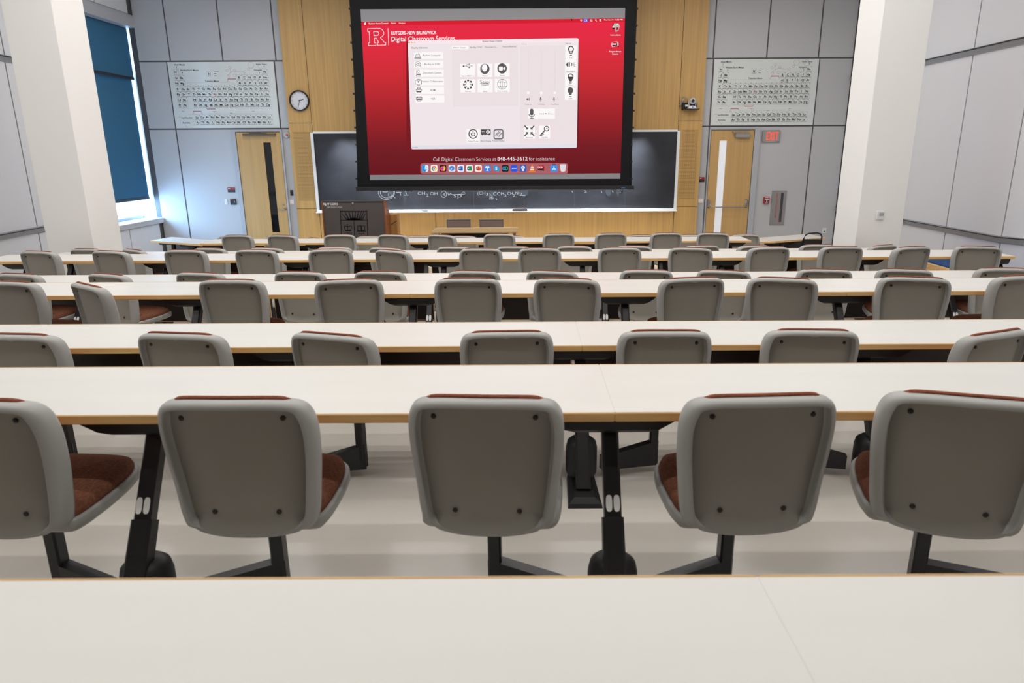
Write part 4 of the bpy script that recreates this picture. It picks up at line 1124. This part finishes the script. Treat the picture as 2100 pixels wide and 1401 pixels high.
def spline(pts, n):
    """closed Catmull-Rom through pts, resampled to n points of equal arc length"""
    m = len(pts); out = []
    for i in range(m):
        p0, p1, p2, p3 = (Vector(pts[(i + k - 1) % m]) for k in range(4))
        for s in range(12):
            t = s / 12
            out.append(.5 * ((2 * p1) + (p2 - p0) * t + (2 * p0 - 5 * p1 + 4 * p2 - p3) * t * t + (3 * p1 - p0 - 3 * p2 + p3) * t ** 3))
    L = [0]
    for a, b in zip(out, out[1:] + out[:1]):
        L.append(L[-1] + (b - a).length)
    res = []; j = 0
    for i in range(n):
        d = L[-1] * i / n
        while L[j + 1] < d:
            j += 1
        f_ = (d - L[j]) / max(1e-9, L[j + 1] - L[j]); res.append(out[j].lerp(out[(j + 1) % len(out)], f_))
    return res


def inset(loop, d):
    n = len(loop); r = []
    for i in range(n):
        t = (loop[(i + 1) % n] - loop[i - 1]).normalized(); nn = Vector((-t.y, t.x)); k = d[i] if isinstance(d, list) else d
        r.append(loop[i] + nn * k)
    return r


N = 128
half = [(0, .845), (.09, .844), (.155, .838), (.198, .824), (.221, .795), (.230, .750), (.231, .70), (.227, .63), (.219, .55), (.212, .48), (.206, .445), (.201, .425), (.189, .411), (.162, .408), (.150, .402), (.10, .394), (.05, .390)]
OUT = spline([(x, z) for x, z in half] + [(0, .389)] + [(-x, z) for x, z in reversed(half[1:])], N)
area = sum(a.x * b.y - b.x * a.y for a, b in zip(OUT, OUT[1:] + OUT[:1]))
if area < 0:
    OUT = list(reversed(OUT))


def backy(x, z):
    lean = (.845 - z) * math.tan(math.radians(7.0))
    return -.25 + lean + .046 * (abs(x) / .23) ** 2.6 - .012 * math.exp(-((z - .43) / .10) ** 2)


def wz(p):       # rim: full up the sides and over the top, gone along the middle of the bottom edge
    return 1.0 if p.y > .46 else max(0.0, min(1.0, (abs(p.x) - .150) / .03))


def backloop(d, yo, follow=True, notch=0):
    dd = [d * (.25 + .75 * wz(p)) * (.86 - .24 * max(0, min(1, (p.y - .80) / .03))) + notch * math.exp(-(p.x / .022) ** 2) * (p.y > .7) for p in OUT]
    lp = inset(OUT, dd)
    if d > .025:
        for _ in range(10):
            lp = [p if p.y > .48 else p * .5 + (lp[i - 1] + lp[(i + 1) % N]) * .25 for i, p in enumerate(lp)]
    return [Vector((p.x, backy(p.x, p.y) + (yo * (wz(o_) if follow else 1)), p.y)) for p, o_ in zip(lp, OUT)]


def panelloop(lp, k, cz):
    out = []
    for p in lp:
        a = math.atan2((p.z - cz) / .23, p.x / .19)
        x, z = p.x + (.19 * math.cos(a) - p.x) * (1 - k), p.z + (cz + .23 * math.sin(a) - p.z) * (1 - k)
        x, z = x * k, cz + (z - cz) * k
        out.append(Vector((x, backy(x, z) + .021 + (p.y - backy(p.x, p.z) - .021) * max(0, (k - .75) / .25) ** 2, z)))
    return out


def scaleloop(lp, k, cz, yo=0):
    return [Vector((p.x * k, backy(p.x * k, cz + (p.z - cz) * k) + yo, cz + (p.z - cz) * k)) for p in lp]


mb = MB(); mb.smooth = True
loops = [backloop(.012, .052, False), backloop(.003, .050, False), backloop(0, .040, False), backloop(0, .020, False), backloop(.0015, .009), backloop(.005, .000), backloop(.011, -.0065), backloop(.020, -.0105), backloop(.0300, -.0125), backloop(.0328, -.0115), backloop(.0342, -.008), backloop(.0352, .002, True, .003), backloop(.038, .017, True, .005), backloop(.044, .021, True, .007)]
mb.loft(loops, cap=False)
last = loops[-1]
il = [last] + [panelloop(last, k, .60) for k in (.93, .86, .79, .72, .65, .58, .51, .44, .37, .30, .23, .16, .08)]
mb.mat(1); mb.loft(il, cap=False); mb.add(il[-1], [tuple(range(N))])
mb.mat(0); fr = [loops[0]] + [scaleloop(loops[0], k, .60, .034) for k in (.9, .6, .3, .05)]
mb.loft([list(r) for r in fr], cap=False)
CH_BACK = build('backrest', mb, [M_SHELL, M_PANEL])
mb = MB(); mb.smooth = True
P0 = [p for p in OUT]
pad = inset(OUT, [.014 + .016 * (p.y < .80) + .04 * (p.y < .46) - .021 * max(0, min(1, (p.y - .825) / .014)) for p in OUT])


def padloop(d, yo):
    return [Vector((p.x, backy(p.x, p.y) + yo, p.y)) for p in inset(pad, d)]


pl_ = [padloop(.004, .026), padloop(0, .040), padloop(.005, .050), padloop(.02, .058), padloop(.05, .062)]
mb.loft(pl_ + [scaleloop(pl_[-1], k, .62, .064) for k in (.7, .35, .05)], cap=True)
CH_PAD = build('back_pad', mb, M_RUST)
seat_half = [(0, .262), (.07, .261), (.135, .250), (.185, .222), (.215, .165), (.226, .09), (.227, 0), (.222, -.09), (.213, -.13), (.200, -.150), (.15, -.158)]
SO = spline(seat_half + [(0, -.16)] + [(-x, y) for x, y in reversed(seat_half[1:])], 80)
if sum(a.x * b.y - b.x * a.y for a, b in zip(SO, SO[1:] + SO[:1])) < 0:
    SO = list(reversed(SO))


def sl(d, z, k=1.0):
    return [Vector((p.x * k, p.y * k, z + .024 + .022 * max(0.0, (p.y + .2) / .46) ** 1.5 - .012 * max(0, (p.y - .15) / .11) ** 2)) for p in inset(SO, d)]


mb = MB(); mb.smooth = True
mb.loft([sl(.05, .392), sl(.018, .402), sl(.006, .404), sl(0, .396), sl(0, .372), sl(.010, .360), sl(.05, .352), sl(.10, .348)], cap=True)
CH_SEAT = build('seat', mb, M_SHELL)
mb = MB(); mb.smooth = True
mb.loft([sl(.016, .398), sl(.014, .412), sl(.022, .430), sl(.05, .442), sl(.09, .447), sl(.09, .447, .5), sl(.09, .447, .1)], cap=True)
CH_CUSH = build('seat_pad', mb, M_SEAT)
# four screws
CH_SCREW = []
for x, z in ((-.148, .782), (.148, .782), (-.098, .470), (.098, .470)):
    mb = MB(); mb.smooth = True
    y = backy(x, z) + .0205
    mb.lathe((x, y, z), [(0, 0), (.0085, 0), (.008, .003), (.004, .0045), (0, .004)], 14, 'y'); CH_SCREW.append(build('screw', mb, M_SCREW))
mb = MB()
mb.prismz([(-.09, -.07), (.09, -.07), (.10, .05), (.06, .10), (-.06, .10), (-.10, .05)], .356, .3735)
mb.beam((0, 0, .36), (0, 0, .055), .045, .05)
CH_POST = build('seat_post', mb, M_BLACK)
PROTO = [CH_BACK, CH_PAD, CH_SEAT, CH_CUSH, CH_POST]

ORD = 'first second third fourth fifth sixth seventh eighth ninth tenth eleventh twelfth thirteenth fourteenth fifteenth'.split()
RN = {1: 'nearest', 2: 'second nearest', 3: 'third nearest', 4: 'fourth nearest', 5: 'fifth nearest', 6: 'third farthest', 7: 'second farthest', 8: 'farthest'}
TR = {0: 0, 1: 0, 2: 1, 3: 1, 4: 2, 5: 2, 6: 3, 7: 3, 8: 4}
NEAR = {0: .643, 1: 2.01, 2: 3.335, 3: 4.67, 4: 5.91, 5: 7.30, 6: 8.63, 7: 9.97, 8: 11.08}
DEPTH = .515
DBACK = {1: 1.80, 2: 3.135, 3: 4.505, 4: 5.745, 5: 7.135, 6: 8.465, 7: 9.805, 8: 10.915}
PED = {0: [-1.09, .44, 1.97], 1: [-2.79, -1.26, .27, 1.80], 2: [-4.3, -2.79, -1.23, .27, 1.78, 3.30], 3: [-3.91, -2.38, -.83, .69, 2.22, 3.75],
       4: [-5.48, -4.02, -2.44, -.89, .68, 2.24, 3.79, 5.02], 5: [-5.50, -3.97, -2.45, -.93, .59, 2.11, 3.64, 5.16], 6: [-5.9, -4.36, -2.83, -1.32, .19, 1.70, 3.22, 4.80],
       7: [-4.62, -3.07, -1.53, .02, 1.57, 2.98], 8: [-5.23, -3.735, -2.10, -.66, .90, 2.21, 3.06]}
HUBDY = -.05
BASEDY = -.21

# (mark column in the photograph, degrees turned clockwise, note)
CHAIRS = {
    1: [(-105, 4), (456, 1), (988, 3), (1580, -3), (2002, 16)],
    2: [(10, 5), (352, 8), (664, 17), (1039, -2), (1370, 1), (1676, 4), (2068, -22)],
    3: [(0, 8), (163, 36), (465, 2), (712, -7), (957, 1), (1161, 9), (1428, -7), (1609, 14), (1884, 13), (2118, -4)],
    4: [(24, 11), (210, 20), (401, 10), (608, 6), (774, 6), (969, 6), (1130, 13), (1328, 6), (1485, 17), (1697, 9), (1862, 13), (2068, 6)],
    5: [(69, 12), (217, 14), (373, 3), (519, 5), (675, -5), (798, 28), (985, 2), (1107, 3), (1274, 1), (1418, 12), (1584, -6), (1733, 0), (1881, -14), (2012, 14)],
    6: [(171, 8), (266, 30), (424, 8), (541, 8), (683, 0), (786, 17), (930, 8), (1054, 7), (1179, 5), (1301, 9), (1444, -6), (1553, -12), (1683, 0), (1820, -22)],
    7: [(483, 1), (575, 9), (695, -2), (803, 10), (902, 24), (1024, 3), (1148, -4), (1256, -3), (1370, -2), (1465, 11)],
    8: [(468, 2), (566, 3), (640, 42), (757, 4), (857, 0), (950, 10), (1049, 8), (1317, 0), (1422, 5), (1532, 3)],
}
ZTOP = .845
for row, lst in CHAIRS.items():
    zf = TIER[TR[row]]
    hh = CAM.z - zf - ZTOP
    for i, (u, yaw) in enumerate(lst):
        d = DBACK[row]
        d -= max(0.0, .235 * abs(math.sin(math.radians(yaw))) - (NEAR[row] - d - .158))
        # the mark sits at the top of the back, at depth d
        X = (u - CX) / F * (d * math.cos(PITCH) + hh * math.sin(PITCH))
        a = math.radians(yaw)
        ox, oy = X + .25 * math.sin(a), d + .25 * math.cos(a)
        note = ', turned right' if yaw > 34 else ', turned left' if yaw < -20 else ''
        lab = 'grey shell chair with rust pad%s, %s from left in %s row' % (note, ORD[i], RN[row])
        t = thing('swivel_chair', lab, 'chair', (ox, oy, zf + (.012 if row >= 3 else 0)), 'swivel chairs in the %s row' % RN[row])
        t.rotation_euler = (0, 0, -a)
        parts = PROTO + (CH_SCREW if row <= 5 else [])
        for p in parts:
            c = p.copy(); COL.objects.link(c); c.parent = t
        # swing arm from the seat post to the nearest pedestal hub, in the chair's own frame
        hx = min(PED[row], key=lambda q: abs(q - ox)); hy = NEAR[row] + HUBDY
        v = Matrix.Rotation(a, 3, 'Z') @ Vector((hx - ox, hy - oy, 0))
        L = v.length
        if row <= 6 and L > .15:
            n = Vector((-v.y, v.x, 0)).normalized() * .022
            mb = MB(); e = v * ((L - (.0838 if L > .5 else .11)) / L); s0 = v.normalized() * -.02
            mb.loft([[s0 - n + Vector((0, 0, .045)), s0 + n + Vector((0, 0, .045)), s0 + n + Vector((0, 0, .185)), s0 - n + Vector((0, 0, .185))],
                     [e - n + Vector((0, 0, .05)), e + n + Vector((0, 0, .05)), e + n + Vector((0, 0, .125)), e - n + Vector((0, 0, .125))]])
            build('swing_arm', mb, M_BLACK, t, local=True)
for o_ in PROTO + CH_SCREW:
    bpy.data.objects.remove(o_)

# ------------------------------------------------------------------ lecture desks
SECT = {0: [-2.62, .44, 3.5], 1: [-2.79, .27, 3.33], 2: [-5.85, -2.79, .27, 3.33], 3: [-5.2, -.83, 2.22, 5.28], 4: [-5.9, -2.44, .68, 3.79, 5.28],
        5: [-5.95, -3.97, -.93, 2.11, 5.22], 6: [-6.2, -2.83, .19, 3.22, 4.86], 7: [-4.78, -1.53, 1.57, 3.24], 8: [-5.28, -2.10, .90, 3.92]}
SECT[3] = [-3.91, -.83, 2.22, 5.28]
DT = .725


def leg_parts(x, row, parent, lo=-99, hi=99):
    zf = TIER[TR[row]]; yn = NEAR[row]; yh = yn + HUBDY; yb = yn + BASEDY
    mb = MB(); mb.beam((x, yb + .0, zf + .03), (x, yn + .16, zf + .65), .056, .052)
    lg = build('leg', mb, M_BLACK, parent)
    mb = MB()
    br = lambda w, y0, y1, z: [(max(lo, x - w), yn + y0, zf + z), (min(hi, x + w), yn + y0, zf + z), (min(hi, x + w), yn + y1, zf + z), (max(lo, x - w), yn + y1, zf + z)]
    mb.loft([br(.205, .05, .42, .6945), br(.20, .055, .41, .672), br(.155, .065, .38, .640), br(.12, .08, .34, .626)])
    build('bracket', mb, M_BLACK2, lg)
    mb = MB(); mb.smooth = True
    mb.lathe((x, yh, zf), [(.0, .04), (.074, .04), (.082, .06), (.082, .19), (.074, .225), (.05, .245), (0, .247)], 20)
    mb.smooth = False
    tt = (.65 - .03); g_ = lambda z: yb + (yn + .16 - yb) * (z - .03) / tt
    mb.beam((x, g_(.03), zf + .03), (x, g_(.365), zf + .365), .074, .070, .068, .062)
    build('hub', mb, M_BLACK2, lg)
    mb = MB(); mb.loft([[(x - .085, yb - .14, zf), (x + .085, yb - .14, zf), (x + .075, yb + .18, zf), (x - .075, yb + .18, zf)], [(x - .08, yb - .135, zf + .022), (x + .08, yb - .135, zf + .022), (x + .07, yb + .175, zf + .022), (x - .07, yb + .175, zf + .022)], [(x - .05, yb - .09, zf + .035), (x + .05, yb - .09, zf + .035), (x + .05, yb + .12, zf + .035), (x - .05, yb + .12, zf + .035)]])
    build('base_plate', mb, M_BLACK2, lg)
    if row in (1, 2, 3, 4):
        A, B = Vector((x, yb, zf + .03)), Vector((x, yn + .16, zf + .65)); t = (B - A).normalized(); nrm = Vector((0, -t.z, t.y)).normalized()
        mb = MB(); c = A.lerp(B, .60) + nrm * .0265
        for s in (-1, 1):
            for k0 in (0,):
                pts = []
                for q in range(16):
                    an = 2 * PI * q / 16; w, hh_ = .0105 * math.copysign(abs(math.cos(an)) ** .6, math.cos(an)), .027 * math.copysign(abs(math.sin(an)) ** .8, math.sin(an))
                    pts.append(c + Vector((s * .0125 + w, 0, 0)) + t * hh_)
                mb.add(pts, [tuple(range(16))])
        build('sticker', mb, M_STICK, lg)


DN = {0: 'nearest', 1: 'second nearest', 2: 'third nearest', 3: 'fourth nearest', 4: 'fifth nearest', 5: 'fourth farthest', 6: 'third farthest', 7: 'second farthest', 8: 'farthest'}
for row, xs in SECT.items():
    zf = TIER[TR[row]]; y0 = NEAR[row]; y1 = y0 + DEPTH
    ns = len(xs) - 1
    for i in range(ns):
        a, b = xs[i] + .0002, xs[i + 1] - .0002
        pos = {1: [''], 2: ['left section', 'right section'], 3: ['left section', 'middle section', 'right section'], 4: ['far left section', 'left middle section', 'right middle section', 'far right section']}[ns][i]
        t = thing('lecture_desk', 'long cream desk with a maple edge, %s of the %s desk row' % (pos, DN[row]), 'desk', ((a + b) / 2, y0, zf), 'cream lecture desks')
        z0, z1 = zf + .695, zf + DT
        e = .009
        build('tabletop', MB().box(a, b, y0 + e, y1 - e, z0 + .001, z1), M_TOP, t)
        mb = MB()
        mb.box(a, b, y0, y0 + e, z0, z1 + .0004, .003); mb.box(a, b, y1 - e, y1, z0, z1 + .0004, .003)
        if i == 0:
            mb.box(a - e, a, y0, y1, z0, z1, .003)
        if i == ns - 1:
            mb.box(b, b + e, y0, y1, z0, z1, .003)
        build('edge_band', mb, M_EDGE, t)
        lx = [p for p in PED[row] if a - .05 <= p < b - .05 or (i == ns - 1 and abs(p - b) < .06)]
        if i == ns - 1 and not lx:
            lx = [b - .1]
        for x in lx:
            leg_parts(min(max(x, a + .02 if i == 0 else a), b - .02 if i == ns - 1 else b), row, t, a + .002 if i == 0 else -99, b - .002 if i == ns - 1 else 99)
        if row in (2, 4, 6, 8):
            half_ = [(a + .03, (a + b) / 2 - .03), ((a + b) / 2 + .03, b - .03)]
            for p, q in half_:
                pn = build('modesty_panel', MB().box(p, q, y1 - .075, y1 - .055, zf + .29, zf + .694), M_BROWN, t)
                build('panel_trim', MB().box(p - .006, p, y1 - .077, y1 - .053, zf + .284, zf + .694).box(q, q + .006, y1 - .077, y1 - .053, zf + .284, zf + .694).box(p, q, y1 - .077, y1 - .053, zf + .282, zf + .29), M_EDGE, pn)

# angled wings at both ends of the front row
for side, (bx, ex, ey, fx, fy) in (('left', (-5.29, -6.42, 11.62, -6.32, 12.14)), ('right', (3.93, 5.02, 11.56, 4.92, 12.10))):
    by = NEAR[8]
    pl2 = [(bx, by), (ex, ey), (fx, fy), (bx, by + DEPTH)]
    if side == 'left':
        pl2 = [(bx, by), (bx, by + DEPTH), (fx, fy), (ex, ey)]
    t = thing('wing_desk', 'cream wing desk with maple edge, angled forward at the %s end of the front row' % side, 'desk', (bx, by, 0), 'angled wing desks')
    cx_ = sum(p[0] for p in pl2) / 4; cy_ = sum(p[1] for p in pl2) / 4
    inn = [(cx_ + (p[0] - cx_) * .975, cy_ + (p[1] - cy_) * .965) for p in pl2]
    build('tabletop', MB().prismz(inn, .696, DT), M_TOP, t)
    mb = MB(); n = 4
    for k in range(4):
        j = (k + 1) % 4
        mb.loft([[(*pl2[k], .695), (*pl2[k], DT + .0003), (*inn[k], DT + .0003), (*inn[k], .695)], [(*pl2[j], .695), (*pl2[j], DT + .0003), (*inn[j], DT + .0003), (*inn[j], .695)]])
    build('edge_band', mb, M_EDGE, t)
    m0, m1 = Vector((bx, by + .44)), Vector((fx + (ex - fx) * .12, fy + (ey - fy) * .12))
    d = (m1 - m0); p, q = m0 + d * .06, m0 + d * .93
    nn = Vector((-d.y, d.x)).normalized() * .01
    build('modesty_panel', MB().prismz([tuple(p - nn), tuple(q - nn), tuple(q + nn), tuple(p + nn)], .27, .694), M_BROWN, t)
    for k in (.32, .78):
        c = m0 + d * k + Vector((0, -.22)); lp = MB(); lp.beam((c.x, c.y - .06, .03), (c.x, c.y + .03, .67), .06, .055)
        lg = build('leg', lp, M_BLACK, t)
        build('bracket', MB().box(c.x - .17, c.x + .17, c.y - .13, c.y + .16, .655, .694, .01), M_BLACK2, lg)
        build('base_plate', MB().box(c.x - .08, c.x + .08, c.y - .2, c.y + .12, 0, .03, .008), M_BLACK2, lg)

# black stacking chair by the right wing
Yk = 11.15; q = onY(1667, 479, Yk)
t = thing('stacking_chair', 'black stacking chair with a bent tube back, standing at the right wing desk', 'chair', (q.x, Yk, 0))
xk, zk = q.x, q.z
mb = MB(); mb.smooth = True


def ck(x, z): return (xk + x, Yk + (zk - z) * .16, z)


mb.tube([ck(-.20, 0), ck(-.19, .45), ck(-.165, .62), ck(-.135, zk - .09), ck(-.115, zk - .025), ck(-.07, zk), ck(.07, zk + .01), ck(.13, zk - .01), ck(.155, zk - .05), ck(.16, zk - .12), ck(.17, .5), ck(.20, .45), ck(.21, 0)], .0125, 10)
build('back_frame', mb, M_BLACK, t)
mb = MB(); y_ = lambda z: Yk + (zk - z) * .16
mb.loft([[(xk - .165, y_(.55) - .012, .52), (xk + .155, y_(.55) - .012, .52), (xk + .155, y_(.55) + .02, .52), (xk - .165, y_(.55) + .02, .52)],
         [(xk - .13, y_(zk - .08) - .012, zk - .095), (xk + .14, y_(zk - .08) - .012, zk - .095), (xk + .14, y_(zk - .08) + .02, zk - .095), (xk - .13, y_(zk - .08) + .02, zk - .095)]])
build('back_panel', mb, M_BLACK2, t)
build('seat', MB().box(xk - .21, xk + .21, Yk + .08, Yk + .50, .43, .47, .02), M_BLACK2, t)
for sx in (-.2, .2):
    mb = MB(); mb.smooth = True; build('leg', mb.tube([(xk + sx, Yk + .46, .43), (xk + sx * 1.05, Yk + .52, 0)], .012, 10), M_BLACK, t)

# blue bench against the right wall
p = onZ(1908, 542, .42 + TIER[3])
bxx = p.x
t = thing('bench', 'low wooden bench with a blue top beside the right wall', 'bench', (bxx + .22, 9.3, TIER[3]))
zf = TIER[3]
bt = build('seat_top', MB().box(bxx + .045, XR - .05, 8.55, 10.05, zf + .40, zf + .445, .008), mat('blue_fabric', (.018, .075, .26, 1), .9, bump=(500, .4)), t)
build('wooden_frame', MB().box(bxx, bxx + .045, 8.52, 10.08, zf + .33, zf + .425, .006).box(bxx + .045, XR - .05, 8.52, 8.55, zf + .33, zf + .425).box(bxx + .045, XR - .05, 10.05, 10.08, zf + .33, zf + .425), M_EDGE, t)
for y in (8.6, 10.0):
    for x in (bxx + .03, XR - .09):
        build('leg', MB().box(x - .025, x + .025, y - .025, y + .025, zf, zf + .33), M_EDGE, t)

# ------------------------------------------------------------------ light


def area(name, loc, rot, sx, sy, power, color):
    l = bpy.data.lights.new(name, 'AREA'); l.shape = 'RECTANGLE'; l.size = sx; l.size_y = sy; l.energy = power; l.color = color
    o = bpy.data.objects.new(name, l); COL.objects.link(o); o.location = loc; o.rotation_euler = rot
    return o


yl = 0.95; k = 0
while yl < 12.6:
    area('ceiling_strip_lamp', (-.6, yl, 5.25), (0, 0, 0), 12.0, .10, (74 if yl < 1 else 49 + 2.6 * yl), (1.0, .98, .95))
    yl += 1.25
area('board_lamp', (-.75, 14.04, ztop + .16), (math.radians(7), 0, 0), 6.2, .06, 190, (.95, .98, 1.0)).data.spread = math.radians(64)
area('window_skylight', (XL - .75, (WY0 + WY1) / 2 - .6, 2.4), (0, math.radians(-90), math.radians(28)), 3.8, 3.2, 1250, (.42, .68, 1.0))
w = bpy.data.worlds.new('sky'); SC.world = w; w.use_nodes = True
bg = w.node_tree.nodes['Background']; bg.inputs['Color'].default_value = (.72, .86, 1.0, 1); bg.inputs['Strength'].default_value = 3.0
